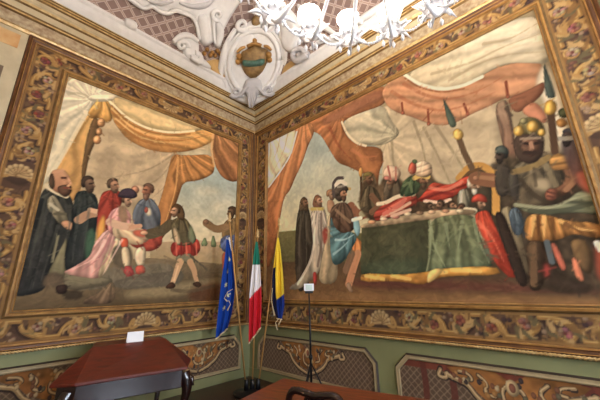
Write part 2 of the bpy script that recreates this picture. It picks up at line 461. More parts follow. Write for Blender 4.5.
# vault: a cove on all four sides, closing in a flat
VR, VH, V0, VZ = 1.75, HC - 5.93, .30, 5.93
def cove(t): return V0 + VR * (1 - math.cos(t)), VZ + VH * math.sin(t)
def make_ceiling():
    N, K = 14, 24
    V = []; F = []; UV = []; MI = []
    def strip(side):
        L = RY if side in (0, 2) else RX
        k = len(V); arc = 0; prev = None
        for i in range(N + 1):
            d, z = cove(math.pi / 2 * i / N)
            if prev: arc += math.hypot(d - prev[0], z - prev[1])
            prev = (d, z)
            for j in range(K + 1):
                s = d + (L - 2 * d) * j / K
                V.append({0: (d, -s, z), 1: (s, -d, z), 2: (RX - d, -s, z), 3: (s, -RY + d, z)}[side]); UV.append((s, arc))
        for i in range(N):
            for j in range(K):
                q = (k+i*(K+1)+j, k+i*(K+1)+j+1, k+(i+1)*(K+1)+j+1, k+(i+1)*(K+1)+j)
                F.append(q if side in (0, 3) else q[::-1]); MI.append(0)
    for sd in range(4): strip(sd)
    d, z = cove(math.pi / 2); k = len(V)
    for p in ((d, -d), (d, -RY+d), (RX-d, -RY+d), (RX-d, -d)): V.append((p[0], p[1], z)); UV.append(p)
    F.append((k, k+1, k+2, k+3)[::-1]); MI.append(1)
    me = bpy.data.meshes.new('ceiling'); me.from_pydata(V, [], F)
    me.materials.append(M_LATTICE); me.materials.append(M_STUCCO2); me.polygons.foreach_set('material_index', MI)
    uv = me.uv_layers.new(name='UVMap')
    for l in me.loops: uv.data[l.index].uv = UV[l.vertex_index]
    me.polygons.foreach_set('use_smooth', [True] * len(F))
    o = link(bpy.data.objects.new('ceiling', me)); o['kind'] = 'structure'
def lattice_mat():
    M = bpy.data.materials.new('painted_lattice'); M.use_nodes = True
    nt = M.node_tree; b = nt.nodes['Principled BSDF']; L = nt.links.new
    uv = nt.nodes.new('ShaderNodeUVMap'); uv.uv_map = 'UVMap'
    sx = nt.nodes.new('ShaderNodeSeparateXYZ'); L(uv.outputs['UV'], sx.inputs[0])
    def op(o, a, bb=None):
        n = nt.nodes.new('ShaderNodeMath'); n.operation = o
        for i, x in enumerate((a, bb)):
            if x is None: continue
            if isinstance(x, (int, float)): n.inputs[i].default_value = x
            else: L(x, n.inputs[i])
        return n.outputs[0]
    def bars(e, period, w):
        f = op('FRACT', op('DIVIDE', e, period)); return op('LESS_THAN', op('ABSOLUTE', op('SUBTRACT', f, .5)), w)
    p = op('ADD', sx.outputs[0], sx.outputs[1]); q = op('SUBTRACT', sx.outputs[0], sx.outputs[1])
    l1 = op('MAXIMUM', bars(p, .235, .13), bars(q, .235, .13))
    l2 = op('MAXIMUM', bars(p, .235, .045), bars(q, .235, .045))
    m1 = nt.nodes.new('ShaderNodeMix'); m1.data_type = 'RGBA'
    m1.inputs['A'].default_value = list(lin((126, 103, 96))) + [1]; m1.inputs['B'].default_value = list(lin((180, 164, 154))) + [1]
    L(l1, m1.inputs['Factor'])
    m2 = nt.nodes.new('ShaderNodeMix'); m2.data_type = 'RGBA'; L(m1.outputs['Result'], m2.inputs['A'])
    m2.inputs['B'].default_value = list(lin((152, 128, 117))) + [1]; L(l2, m2.inputs['Factor'])
    L(m2.outputs['Result'], b.inputs['Base Color']); b.inputs['Roughness'].default_value = .8
    return M
M_LATTICE = lattice_mat()
make_ceiling()
# cornice: one profile run along both walls and mitred in the corner
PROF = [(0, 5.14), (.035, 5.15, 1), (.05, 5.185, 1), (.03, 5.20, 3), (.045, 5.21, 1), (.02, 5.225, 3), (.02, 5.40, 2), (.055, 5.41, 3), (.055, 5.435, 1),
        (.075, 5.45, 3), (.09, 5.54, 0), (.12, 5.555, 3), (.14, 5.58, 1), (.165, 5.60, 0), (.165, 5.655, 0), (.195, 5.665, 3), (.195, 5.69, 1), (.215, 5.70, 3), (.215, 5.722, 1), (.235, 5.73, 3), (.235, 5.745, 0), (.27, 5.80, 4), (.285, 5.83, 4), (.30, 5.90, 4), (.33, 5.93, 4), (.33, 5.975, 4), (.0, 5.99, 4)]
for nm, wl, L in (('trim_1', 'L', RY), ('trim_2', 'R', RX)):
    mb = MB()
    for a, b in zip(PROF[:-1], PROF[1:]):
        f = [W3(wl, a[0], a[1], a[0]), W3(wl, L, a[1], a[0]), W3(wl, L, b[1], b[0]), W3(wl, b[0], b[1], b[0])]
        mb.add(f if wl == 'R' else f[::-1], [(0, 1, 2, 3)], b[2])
    struct(nm, mb, [M_CREAM, M_GOLDB, M_MARBLE, M_GILT_SHADE, M_STUCCO])  # the brown lines put the shade of the gaps into colour
# cream panelling beyond the left mural
pn = thing('wall_panelling', (0, -4.85, .95), 'cream wall panelling with an ochre field, left of the feast mural with the bearded elder', 'panelling')
b_ = MB().box((.0, -5.58, .95), (.03, -4.125, 5.14)); b_.build('backboard', M_CREAM, pn)
b_ = MB().box((.03, -5.3, 4.86), (.036, -4.2, 5.08)); b_.build('upper_field', mat('orange_marbled_field', (196, 142, 84), .6, rgb2=(214, 178, 124), scale=4), pn)
b_ = MB().box((.03, -5.3, 1.3), (.036, -4.27, 4.52)); b_.build('lower_field', mat('umber_field', (120, 98, 72), .6, rgb2=(92, 74, 56), scale=4), pn)

def offset_poly(P, o):
    P = np.asarray(P, float); n = len(P); R = []
    for i in range(n):
        a, b, c = P[i-1], P[i], P[(i+1) % n]
        e1 = (b-a)/np.linalg.norm(b-a); e2 = (c-b)/np.linalg.norm(c-b)
        n1 = np.array((e1[1], -e1[0])); n2 = np.array((e2[1], -e2[0]))
        k = n1 + n2; k = k / (k @ n1) if abs(k @ n1) > 1e-6 else n1
        R.append(b + o * k)
    return np.array(R)
def wall_frame(mb, w, poly, prof):
    """moulding: profile [(outward offset, height off the wall, material)] swept round a closed outline (counter-clockwise in s, z)"""
    n = len(poly); rings = [[W3(w, s, z, d) for s, z in offset_poly(poly, o)] for o, d, *_ in prof]
    for (ra, rb, pr) in zip(rings[:-1], rings[1:], prof[1:]):
        for i in range(n):
            f = [ra[i], ra[(i+1) % n], rb[(i+1) % n], rb[i]]
            mb.add(f[::-1] if w == 'R' else f, [(0, 1, 2, 3)], pr[2] if len(pr) > 2 else 0)
    return mb
def rect(s0, s1, z0, z1): return [(s0, z0), (s1, z0), (s1, z1), (s0, z1)]
# ---------------------------------------------------------------- painted borders shared by both murals
def scroll_band(p, A, B, wd, per, seed):
    """acanthus scroll with flowers along A -> B (wall metres)"""
    r = np.random.default_rng(seed); A = np.array(A, float); B = np.array(B, float)
    L = np.linalg.norm(B - A); t = (B - A) / L; nn = np.array((-t[1], t[0])); n = max(1, int(round(L / per))); per = L / n
    q = lambda x, y: tuple(A + t * x + nn * y * wd)
    p.px = False
    for _ in range(int(L * 26)):              # mottled violet brown ground
        x, y = r.random() * L, (r.random() - .5) * .85
        p.oval(q(x, y), .03 + .04*r.random(), .02 + .03*r.random(), [(98,74,56),(76,54,44),(112,84,60),(86,64,56)][r.integers(4)], a=.6, vol=0)
    for k in range(n):
        for h in (0, 1):
            sg = 1 if h == 0 else -1; x0 = k * per + h * per / 2; cx = x0 + per * .27; cy = .12 * sg
            R = min(per * .21, wd * .36)
            for dx, dy, cl, ww in ((.012, -.014, (58, 42, 38), .065), (0, 0, (168, 124, 64), .045), (-.006, .009, (206, 168, 100), .014)):
                vine = [(x0, -.34*sg), (x0 + per*.12, -.36*sg), (x0 + per*.3, -.30*sg), (x0 + per*.45, -.05*sg), (x0 + per*.5, .34*sg)]
                p.line([tuple(np.array(q(x, y)) + (dx, dy)) for x, y in vine], ww, cl, .9)
                sp = []
                for i in range(15):
                    g = i / 14; th = -1.9*sg + sg * g * 7.2; rr = R * (1 - .72 * g)
                    sp.append(tuple(np.array(q(cx, 0)) + t * rr * math.cos(th) + nn * (rr * math.sin(th) + cy * wd) + (dx, dy)))
                p.line(sp, ww * 1.1, cl, .92, w1=ww * .5)
            for i in range(13):                # acanthus leaf tips
                g = r.random(); th = r.random() * 6.28; a0 = np.array(q(cx, .12*sg)) + R * .8 * np.array((math.cos(th), math.sin(th)))
                b0 = a0 + (.05 + .06 * r.random()) * np.array((math.cos(th + .9*sg), math.sin(th + .9*sg)))
                c0 = b0 + .045 * np.array((math.cos(th + 2.0*sg), math.sin(th + 2.0*sg)))
                p.line([tuple(a0), tuple(b0), tuple(c0)], .05, [(172,132,76),(190,154,98),(132,96,54),(104,94,66)][r.integers(4)], .9, taper=True)
            fc = np.array(q(cx + .01, .12*sg)); colf = [(178,124,104),(192,164,134),(158,92,74),(184,148,120)][r.integers(4)]
            for i in range(6):
                th = i * 1.047 + r.random(); p.oval(tuple(fc + .035 * np.array((math.cos(th), math.sin(th)))), .026, .024, np.clip(np.array(colf) + r.integers(-22, 18, 3), 0, 255), vol=.4, volr=.02)
            p.oval(tuple(fc), .017, .017, (112, 58, 52), vol=0)
            f2 = np.array(q(x0 + per*.06, .26*sg))
            for i in range(4):
                p.oval(tuple(f2 + .045 * (r.random(2) - .5) * 2), .024, .022, [(178,146,118),(142,94,80),(84,62,66),(168,124,74)][r.integers(4)], vol=.4, volr=.02)
    p.px = True
def shell(p, c, R, ang):
    p.px = False
    p.oval(c, R*1.1, R*.95, (78, 58, 48), vol=.1)
    for i in range(9):
        th = ang + (i - 4) * .42
        e = (c[0] + R*math.cos(th), c[1] + R*math.sin(th))
        p.line([c, e], .05, (128, 100, 66)); p.line([c, e], .03, (190, 158, 108)); p.oval(e, .03, .03, (204, 174, 124), vol=.3, volr=.02)
    for sg in (-1, 1):
        sp = [(c[0] + sg*(R*1.25 - .07*g*math.cos(g*5)), c[1] + .09*math.sin(g*5)*(1-g*.5)) for g in np.linspace(0, 1.1, 10)]
        p.line(sp, .04, (178, 138, 80))
    p.px = True
def border(name_wall, s_in, s_out, z_in, z_out, parent, seed):
    (si0, si1), (so0, so1), (zi0, zi1), (zo0, zo1) = s_in, s_out, z_in, z_out
    p = Picture(name_wall, so0, so1, zo0, zo1, 78, (90, 66, 52), seed)
    def lines():
        p.px = False
        for o, cl, w in ((.012, (150, 112, 64), .03), ):
            for k in (rect(so0+o, so1-o, zo0+o, zo1-o), rect(si0-o, si1+o, zi0-o, zi1+o)):
                p.line(k + [k[0]], w, cl, sm=0)
        p.px = True
    w_l, w_r = si0 - so0, so1 - si1
    zb, zt = (zo0 + zi0) / 2, (zi1 + zo1) / 2; hb, ht = zi0 - zo0, zo1 - zi1
    mid = (si0 + si1) / 2
    scroll_band(p, (mid - .25, zb), (so0 + .1, zb), hb, .66, seed + 1); scroll_band(p, (mid + .25, zb), (so1 - .1, zb), hb, .66, seed + 2)
    scroll_band(p, (mid - .25, zt), (so0 + .1, zt), ht, .66, seed + 3); scroll_band(p, (mid + .25, zt), (so1 - .1, zt), ht, .66, seed + 4)
    zm = (zi0 + zi1) / 2
    for x, w, sd in (((so0 + si0) / 2, w_l, 5), ((si1 + so1) / 2, w_r, 7)):
        scroll_band(p, (x, zm + .2), (x, zo1 - .1), w, .62, seed + sd); scroll_band(p, (x, zm - .2), (x, zo0 + .1), w, .62, seed + sd + 1)
        shell(p, (x, zm), min(.13, w * .42), 1.57)
    shell(p, (mid, zb - .05), .14, 1.57); shell(p, (mid, zt + .03), .14, -1.57)
    lines()
    return p.mesh('painted_border', parent, .004, hole=(si0 + .02, si1 - .02, zi0 + .02, zi1 - .02), even=(mid, 3.0), gain=.95, fin=dict(dabs=2500, warp=.004), label='brown border painted with gold acanthus scrolls and flowers')
INNER = [(0, .004), (0, .03, 1), (.012, .042, 0), (.03, .036, 1), (.04, .05, 0), (.062, .046, 0), (.078, .025, 1), (.088, .004, 1)]
OUTER = [(0, .004), (.004, .03, 0), (.016, .034, 0), (.03, .028, 1), (.052, .034, 1), (.06, .044, 0), (.07, .03, 1), (.092, .05, 1), (.108, .002, 1)]

# ---------------------------------------------------------------- left mural
ml = thing('mural', (0, -2.05, .93), 'mural of a seated prince in pink under golden drapery, on the left wall', 'mural')
p = Picture('L', .474, 3.6, 1.40, 4.756, 88, (186, 166, 130), 21)
# sky, distant country, ground
p.poly([(150,150),(245,150),(245,250),(150,250)], (160,172,164), (196,182,148), ends=[(205,178),(205,238)], sm=0, vol=0)
for a in ([(190,190),(210,186),(225,192),(205,197)], [(205,205),(225,200),(236,207),(215,212)], [(182,222),(200,218),(212,224),(195,228)]):
    p.poly(a, (206,196,166), soft=.07, a=.6, vol=0)
p.poly([(150,243),(195,240),(240,244),(240,268),(150,268)], (176,150,118), (140,122,88), sm=0, vol=0)
for a in ([(200,246),(205,236),(208,246)], [(210,247),(213,233),(217,247)], [(218,248),(222,240),(226,248)]):
    p.poly(a, (112,124,88), sm=1)
p.poly([(0,262),(60,264),(150,258),(200,262),(245,266),(245,312),(0,316)], (122,106,82), (86,72,52), ends=[(130,262),(130,302)], sm=0, vol=0)
p.poly([(130,288),(180,282),(226,278),(226,292),(160,297),(120,300)], (132,116,86), soft=.04, vol=0)
p.poly([(186,292),(205,284),(224,282),(226,300),(190,302)], (92,62,42), soft=.05, vol=0)
# dais with its step
p.poly([(62,272),(110,268),(170,262),(176,276),(132,284),(110,288),(68,292)], (112,102,84), vol=.1, sm=1)
p.poly([(62,274),(112,278),(112,284),(66,292)], (124,116,92), (96,88,70), sm=1)
p.poly([(112,280),(160,272),(186,270),(180,286),(116,290)], (98,90,76), soft=.02, vol=.1)
p.poly([(78,303),(100,292),(112,280),(116,290),(113,303),(96,305)], (128,106,80), (104,84,66), fan=((112,282),9,.2))
p.poly([(62,291),(80,290),(84,298),(64,300)], (64,54,42), soft=.02)
# inner tent
p.poly([(95,118),(112,112),(130,136),(150,148),(172,150),(200,148),(214,150),(214,168),(205,178),(190,182),(180,182),(174,202),(165,226),(158,240),(92,246),(80,200),(84,178),(88,155)], (190,168,134), (172,150,118), fan=((176,150),12,.08), vol=.1, sm=1)
p.poly([(172,152),(212,149),(212,156),(186,158)], (198,184,150), soft=.02)
for a in ([(176,153),(150,170),(112,178),(92,178)], [(177,154),(160,180),(130,190),(100,190)], [(178,156),(168,184),(150,200)]):
    p.line(a, .035, (146,128,100), .55, taper=True)
# ochre left hanging, dark opening, white hanging
p.poly([(76,128),(90,112),(98,116),(96,132),(88,158),(84,180),(77,198),(66,206),(52,196),(50,182),(60,160)], (212,166,100), (190,142,84), fan=((92,108),14,.16))
p.poly([(93,117),(100,121),(97,138),(89,156),(84,182),(81,176),(86,140)], (112,86,56))
p.poly([(67,75),(95,86),(120,96),(114,100),(95,101),(89,112),(77,130),(65,152),(58,168),(47,184),(40,184),(50,130)], (216,204,176), (200,188,158), fan=((92,99),13,.13), vol=.15)
p.line([(87,112),(77,130),(66,150),(50,176)], .05, (226,212,176), .8)
p.line([(68,94),(80,93),(90,98)], .04, (176,164,134), .6)
p.poly([(97,100),(108,100),(112,110),(112,121),(106,123),(99,118),(90,119),(87,113)], (206,160,92), (186,136,72), fan=((102,96),10,.25))
p.poly([(86,97),(100,92),(116,94),(119,98),(108,102),(92,102)], (222,210,180), par=((86,97),(118,98),9,.14))
for c, rx, ry in (((101,123),4,4.5), ((99,132),3,4), ((97,140),4,4.5)):
    p.oval(c, rx, ry, (206,148,96), vol=.5, volr=.04); p.oval((c[0]-1, c[1]-1), 1.5, 1.5, (232,190,140), soft=.01, vol=0)
# swags
p.poly([(109,102),(127,120),(148,130),(170,134),(196,130),(214,131),(224,137),(214,141),(200,148),(186,152),(165,153),(145,149),(126,139),(112,120)], (202,152,88), (176,122,68), ends=[(160,128),(160,152)], par=((120,122),(200,146),4.5,.16))
for a in ([(112,112),(130,130),(155,140),(185,141),(212,134)], [(116,122),(136,139),(160,146),(190,146)]):
    p.line(a, .06, (166,104,52), .55, taper=True)
    p.line([(x, y-3) for x, y in a], .04, (232,190,124), .6, taper=True)
p.poly([(114,96),(140,105),(170,117),(205,129),(192,132),(170,133),(150,129),(130,120),(114,104)], (206,182,134), (214,184,128), par=((120,104),(190,130),4,.1))
p.line([(110,102),(128,119),(148,129),(170,133),(194,131)], .045, (236,218,176), .9)
p.line([(112,106),(128,123),(148,132),(170,136),(190,134)], .03, (150,100,56), .7)
# orange lower hanging
p.poly([(172,154),(186,156),(212,154),(215,172),(206,178),(196,181),(183,182),(178,198),(170,220),(164,238),(152,246),(149,232),(160,202),(168,172)], (172,120,68), (146,98,56), fan=((180,148),17,.2))
p.line([(178,158),(176,190),(164,226)], .05, (222,164,96), .7, taper=True)
p.poly([(213,131),(224,137),(246,146),(246,176),(234,183),(222,178),(215,166),(212,150)], (158,112,72), (136,90,56), fan=((214,126),14,.22))
p.line([(213,134),(211,150),(214,166)], .05, (212,166,110), .8)
# the bearded elder in black
R_ = (60,60,54)
p.poly([(47,186),(56,190),(68,193),(73,202),(76,224),(72,244),(67,252),(60,264),(49,280),(42,292),(14,298),(14,284),(24,262),(31,236),(34,214),(40,196)], R_, (46,46,46), fan=((58,186),12,.22), mott=.2)
p.poly([(67,236),(63,244),(48,272),(48,281),(64,280),(66,262)], (126,120,92), (102,96,74), fan=((66,230),14,.15))
p.poly([(47,272),(63,274),(63,286),(50,288),(40,286)], (98,84,68), soft=.015)
p.poly([(55,286),(68,284),(66,294),(57,294)], (58,44,38))
p.poly([(47,199),(54,194),(60,204),(68,218),(68,225),(61,226),(53,216),(47,208)], (146,136,112), (116,108,86), fan=((50,194),10,.22))
p.poly([(60,222),(68,220),(76,226),(74,231),(65,229)], (186,138,104))
p.line([(47,186),(56,192),(66,196)], .07, (196,182,150)); 
p.poly([(49,180),(51,172),(58,169),(66,171),(70,178),(70,187),(64,195),(55,192),(50,187)], (200,150,114), (156,108,80), ends=[(64,172),(52,191)], vol=.22)
p.poly([(49,176),(53,173),(55,184),(53,190),(49,187)], (98,76,58)); p.poly([(57,187),(64,185),(71,185),(72,192),(66,198),(59,194)], (98,70,54), vol=.35)
p.line([(62,178),(68,178)], .03, (92,58,44)); p.line([(68,178),(71,184),(68,186)], .03, (206,154,116)); p.line([(54,172),(62,170)], .05, (206,156,120), .7); p.line([(64,188),(69,188)], .02, (130,70,56))
for a in ([(46,196),(38,230),(26,282)], [(52,206),(44,244),(32,290)], [(70,206),(70,226),(64,244)], [(58,226),(48,258),(40,284)]): p.line(a, .045, (82,82,74), .5, taper=True)
for a in ([(42,200),(32,240),(20,286)], [(50,214),(40,256),(26,294)]): p.line(a, .05, (38,38,38), .6, taper=True)
p.line([(50,204),(58,210)], .04, (176,166,140)); p.line([(55,214),(65,214)], .04, (96,90,72)); p.line([(58,236),(52,262)], .03, (150,144,112), .7)
# two attendants behind
p.poly([(74,193),(86,190),(97,196),(99,214),(94,240),(88,264),(74,272),(65,272),(65,250),(73,226)], (52,56,52), (44,46,46), fan=((84,188),13,.25))
p.poly([(86,232),(94,226),(96,244),(88,262),(84,258)], (66,92,72), soft=.015)
p.line([(79,220),(88,214),(99,213)], .12, (168,130,102)); p.line([(90,210),(101,213)], .07, (200,160,128))
p.face((88,185), 7.5, (136,106,84), (78,62,50), 1)
for a in ([(80,198),(76,230),(72,264)], [(90,198),(88,220),(82,258)]): p.line(a, .05, (84,88,80), .45, taper=True)
p.poly([(101,193),(110,190),(120,191),(123,200),(116,216),(108,240),(97,242),(97,214)], (152,62,48), (126,50,40), fan=((112,188),11,.2))
p.poly([(97,226),(104,212),(106,228),(100,246),(96,242)], (204,146,72), soft=.01)
p.face((113,186), 6.6, (176,132,102), (96,76,58), 1)
p.oval((138,188), 6, 3.5, (196,164,132), soft=.01); p.oval((135,190), 4, 4, (168,120,92), vol=.4)
# the man in grey blue beside the throne
p.poly([(138,201),(146,198),(153,199),(161,212),(160,228),(152,240),(138,236),(131,216)], (102,108,116), (86,88,94), fan=((147,196),10,.22))
p.face((148,191), 6.4, (166,110,82), (112,84,66), -1, beard=(122,92,74))
p.poly([(144,208),(150,207),(152,215),(147,217)], (198,184,156), soft=.008); p.oval((146,210), 2, 3, (170,86,70))
# red table cloth
p.poly([(128,226),(146,230),(162,232),(162,246),(150,252),(140,250),(128,244)], (172,78,60), (138,60,48), fan=((146,220),10,.2))
# seated prince
p.poly([(105,230),(118,228),(114,244),(110,256),(102,274),(97,279),(80,277),(61,273),(74,267),(90,257),(94,244)], (206,156,146), (184,136,126), fan=((116,222),22,.2))
p.poly([(119,232),(126,240),(116,252),(108,270),(99,280),(98,272),(108,250)], (212,192,156), (180,158,124), fan=((120,228),24,.18))
p.poly([(112,246),(130,244),(134,262),(122,270),(112,262)], (104,92,74), soft=.02)
p.poly([(107,218),(113,209),(123,206),(131,214),(130,230),(120,234),(108,234)], (222,160,154), (204,138,130), fan=((120,204),12,.2))
p.poly([(118,206),(126,206),(128,220),(124,230),(119,218)], (150,118,92), soft=.01)
p.poly([(112,226),(124,222),(146,230),(150,240),(138,246),(122,242),(113,236)], (206,182,146), (176,148,116), fan=((116,222),10,.2))
p.poly([(120,238),(128,238),(128,248),(121,248)], (198,92,62)); p.poly([(132,230),(148,230),(146,238),(134,236)], (192,98,74), soft=.01)
p.poly([(121,247),(129,247),(131,266),(126,270),(122,262)], (200,176,142), vol=.4); p.poly([(136,248),(146,246),(145,266),(138,268),(134,258)], (202,180,148), vol=.4)
p.poly([(124,266),(131,266),(135,274),(129,277),(124,274)], (172,74,70)); p.poly([(135,266),(144,265),(146,273),(136,275)], (186,86,70))
p.face((126.5,201), 5.4, (200,156,124), (104,78,58), 1)
p.poly([(117,197),(121,190),(128,188),(134,190),(138,196),(133,199),(124,198)], (68,56,66), vol=.35)
p.line([(110,222),(120,226),(132,227)], .12, (206,168,140)); p.line([(131,227),(140,226)], .07, (198,150,118))
for a in ([(112,212),(110,222),(112,232)], [(110,238),(100,258),(80,272)], [(114,242),(106,262),(92,274)]): p.line(a, .04, (174,112,112), .6, taper=True)
for a in ([(104,240),(96,258),(72,270)], [(122,240),(112,258),(102,276)]): p.line(a, .035, (234,196,184), .6, taper=True)
# the bowing envoy
p.line([(170,224),(162,231),(150,234)], .17, (92,80,58)); p.oval((144,233), 4, 2.2, (200,152,118))
p.poly([(172,242),(186,240),(198,238),(201,250),(194,257),(174,257),(170,250)], (168,64,50), (138,50,40), fan=((184,234),9,.25))
p.poly([(170,222),(178,217),(186,218),(193,230),(197,241),(188,246),(174,245)], (94,82,56), (80,74,54), fan=((180,214),10,.22))
p.poly([(172,226),(177,230),(181,244),(175,245)], (206,178,140), soft=.01)
p.poly([(190,222),(196,238),(192,246),(187,236)], (112,118,90), soft=.015)
p.poly([(176,255),(192,253),(196,263),(187,264),(182,261),(176,265)], (112,106,84))
p.line([(180,262),(177,270),(175,276),(172,284)], .13, (188,150,112), w1=.07); p.line([(190,262),(194,270),(195,276),(197,283)], .12, (176,138,102), w1=.07); p.line([(178,266),(174,280)], .03, (212,180,140), .7)
p.poly([(164,288),(172,281),(176,286),(172,289)], (78,52,38)); p.poly([(191,284),(198,281),(202,285),(198,288)], (72,50,38))
p.line([(172,290),(190,292),(214,286)], .06, (84,72,56), .5)
p.line([(190,256),(200,264),(207,270)], .03, (88,78,64)); p.line([(164,256),(172,260),(178,262)], .03, (130,112,84))
p.poly([(172,207),(176,203),(182,206),(185,214),(184,221),(178,219)], (98,74,48), vol=.3); p.face((175.5,211.5), 5.2, (200,152,116), (98,74,48), -1)
for a in ([(174,224),(178,234),(178,244)], [(186,222),(190,234),(190,244)]): p.line(a, .035, (128,116,84), .6, taper=True)
for x in (176,181,186,191,196): p.line([(x,243),(x+.5,255)], .03, (120,40,36) if x % 2 else (206,104,84), .7)
# soldier cut by the frame
p.poly([(224,222),(231,218),(246,218),(246,240),(224,242),(221,234)], (116,94,62), fan=((232,216),10,.2))
p.line([(226,227),(216,230),(206,223)], .15, (132,104,72)); p.oval((206,222), 2.6, 2.6, (128,96,72))
p.poly([(219,236),(246,234),(246,254),(222,254)], (82,94,132), fan=((232,230),12,.25)); p.line([(229,238),(231,250)], .03, (230,226,216))
p.poly([(221,252),(232,252),(230,276),(223,276)], (160,82,60)); p.poly([(222,268),(246,262),(246,292),(226,290)], (110,84,56), soft=.02)
p.face((232,213), 5.6, (112,86,62), (76,60,44), -1)
p.mesh('painted_canvas', ml, .006, fin=dict(dabs=5000, seed=3, crisp=.22, contrast=.08))
border('L', (.39, 3.69), (.165, 4.02), (1.31, 4.84), (1.02, 5.075), ml, 31)
wall_frame(MB(), 'L', rect(.474, 3.6, 1.40, 4.756), INNER).build('inner_moulding', [M_GOLD, M_GILT_SHADE], ml, label='gilded inner moulding')
wall_frame(MB(), 'L', rect(.165, 4.02, 1.02, 5.06), OUTER).build('outer_moulding', [M_GOLD, M_BROWN], ml, label='brown and gold outer moulding')
# ---------------------------------------------------------------- right mural
mr = thing('mural', (2.9, 0, .93), 'mural of turbaned men at a green table under orange drapery, on the right wall', 'mural')
p = Picture('R', .494, 5.335, 1.40, 4.756, 84, (170, 152, 118), 51)
# sky and ground
p.poly([(255,120),(410,120),(410,240),(255,240)], (160,172,164), (188,178,142), ends=[(340,140),(340,226)], sm=0, vol=0)
for a in ([(318,160),(335,168),(352,178),(330,182),(312,176)], [(300,190),(320,186),(330,196),(306,204)], [(345,178),(360,186),(372,196),(356,200)]):
    p.poly(a, (196,192,168), soft=.1, a=.6, vol=0)
p.poly([(255,234),(300,230),(420,236),(420,270),(255,270)], (112,106,68), (80,76,50), sm=0, vol=0)
p.poly([(255,262),(420,262),(620,250),(640,320),(255,320)], (84,66,48), (110,82,54), ends=[(420,274),(420,300)], sm=0, vol=0)
p.poly([(340,279),(430,280),(520,284),(620,286),(620,294),(430,290),(350,287)], (96,60,48), soft=.03, vol=0)
p.poly([(255,292),(420,294),(620,298),(620,310),(255,304)], (124,92,60), soft=.03, vol=0)
# tent wall
p.poly([(345,122),(385,104),(405,112),(430,126),(456,122),(484,106),(500,100),(500,150),(508,200),(500,216),(452,200),(420,192),(405,200),(388,214),(382,190),(384,146),(360,145),(348,138)], (206,186,152), (188,166,132), fan=((388,140),10,.08), vol=.12)
for a in ([(424,128),(440,160),(456,196)], [(392,142),(394,170),(404,196)], [(436,126),(462,165),(470,186)], [(414,122),(424,150),(428,180)]):
    p.line(a, .05, (150,134,104), .6, taper=True)
p.poly([(342,122),(362,110),(384,104),(392,122),(402,134),(384,146),(360,145),(349,138)], (204,194,164), (180,168,138), fan=((396,136),9,.16))
# brick red hanging
p.poly([(290,128),(312,118),(345,102),(384,84),(390,94),(384,105),(366,111),(350,117),(342,123),(348,138),(360,146),(382,147),(384,162),(379,172),(378,196),(374,196),(373,178),(362,173),(350,167),(338,163),(330,150),(322,136),(314,131),(306,136)], (172,114,74), (152,98,60), ends=[(340,110),(360,172)], fan=((340,116),10,.16))
p.poly([(320,120),(350,104),(382,88),(386,98),(350,114),(326,126)], (156,104,76), soft=.03)
p.line([(342,122),(347,134),(356,143),(366,146)], .04, (234,216,180), .9); p.line([(330,128),(338,146),(352,160)], .07, (140,72,48), .5, taper=True)
p.line([(352,150),(364,158),(378,156)], .07, (204,126,86), .5, taper=True)
p.line([(374,178),(377,190),(379,193)], .035, (230,214,186))
# orange left hanging and white lining
p.poly([(262,150),(292,128),(312,122),(315,132),(308,146),(303,162),(296,176),(290,191),(284,197),(279,226),(272,268),(258,268)], (182,124,82), (138,86,54), ends=[(300,130),(274,258)], fan=((304,112),26,.18))
p.poly([(262,146),(294,129),(297,133),(291,155),(281,170),(270,187),(262,192)], (214,204,172), (190,178,146), fan=((270,136),10,.2))
p.line([(297,132),(291,155),(281,171),(269,187)], .045, (236,224,190))
for a in ([(280,138),(278,150),(270,168)], [(288,134),(284,152),(271,176)]): p.line(a, .04, (156,142,108), .7, taper=True)
# orange pelmet and cream swag
p.poly([(381,92),(392,78),(406,74),(420,84),(446,89),(470,84),(494,68),(530,60),(542,62),(546,84),(532,90),(511,98),(505,98),(490,106),(472,114),(456,123),(441,126),(425,122),(410,116),(398,113),(387,106)], (206,148,108), (204,146,106), ends=[(450,88),(450,124)], par=((400,96),(500,92),4,.14))
for a in ([(404,84),(425,96),(450,100),(478,92),(505,76)], [(392,92),(412,104),(440,112),(466,106),(496,92)]): p.line(a, .06, (178,104,70), .5, taper=True)
for a in ([(402,103),(403,113)], [(428,110),(429,124)], [(464,104),(468,114)], [(506,82),(508,97)]):
    p.line(a, .03, (150,80,54)); p.oval(a[1], 1.8, 1.8, (190,110,80), vol=.3)
p.poly([(405,74),(450,52),(536,8),(545,45),(550,64),(532,63),(506,63),(490,71),(470,83),(446,89),(424,85)], (230,216,186), (218,200,164), ends=[(500,40),(480,78)], par=((420,80),(540,40),4,.1))
for a in ([(432,74),(470,64),(505,46),(540,34)], [(450,80),(482,62),(510,54),(546,52)], [(484,44),(510,40),(540,22)]): p.line(a, .05, (186,166,130), .6, taper=True)
p.line([(405,75),(420,85),(442,90),(464,86),(482,77)], .05, (244,232,204)); p.line([(405,78),(420,88),(442,93),(464,89)], .025, (150,96,60), .7)
p.poly([(534,84),(546,58),(566,110),(572,150),(560,150),(548,110)], (222,204,174), soft=.015)
p.poly([(507,99),(530,90),(546,80),(544,94),(522,112),(514,112)], (150,96,68)); p.poly([(520,111),(535,100),(548,116),(546,124),(534,120)], (206,136,102))
p.poly([(494,105),(508,98),(513,125),(518,160),(512,172),(504,150)], (146,120,96), (128,92,72), par=((500,104),(512,160),9,.2))
# shaded crowd at right
p.poly([(452,196),(462,172),(478,164),(492,168),(500,150),(520,160),(560,150),(590,160),(640,200),(640,292),(520,292),(496,240),(478,214)], (78,66,50), (66,54,42), soft=.03, vol=0, mott=.3)
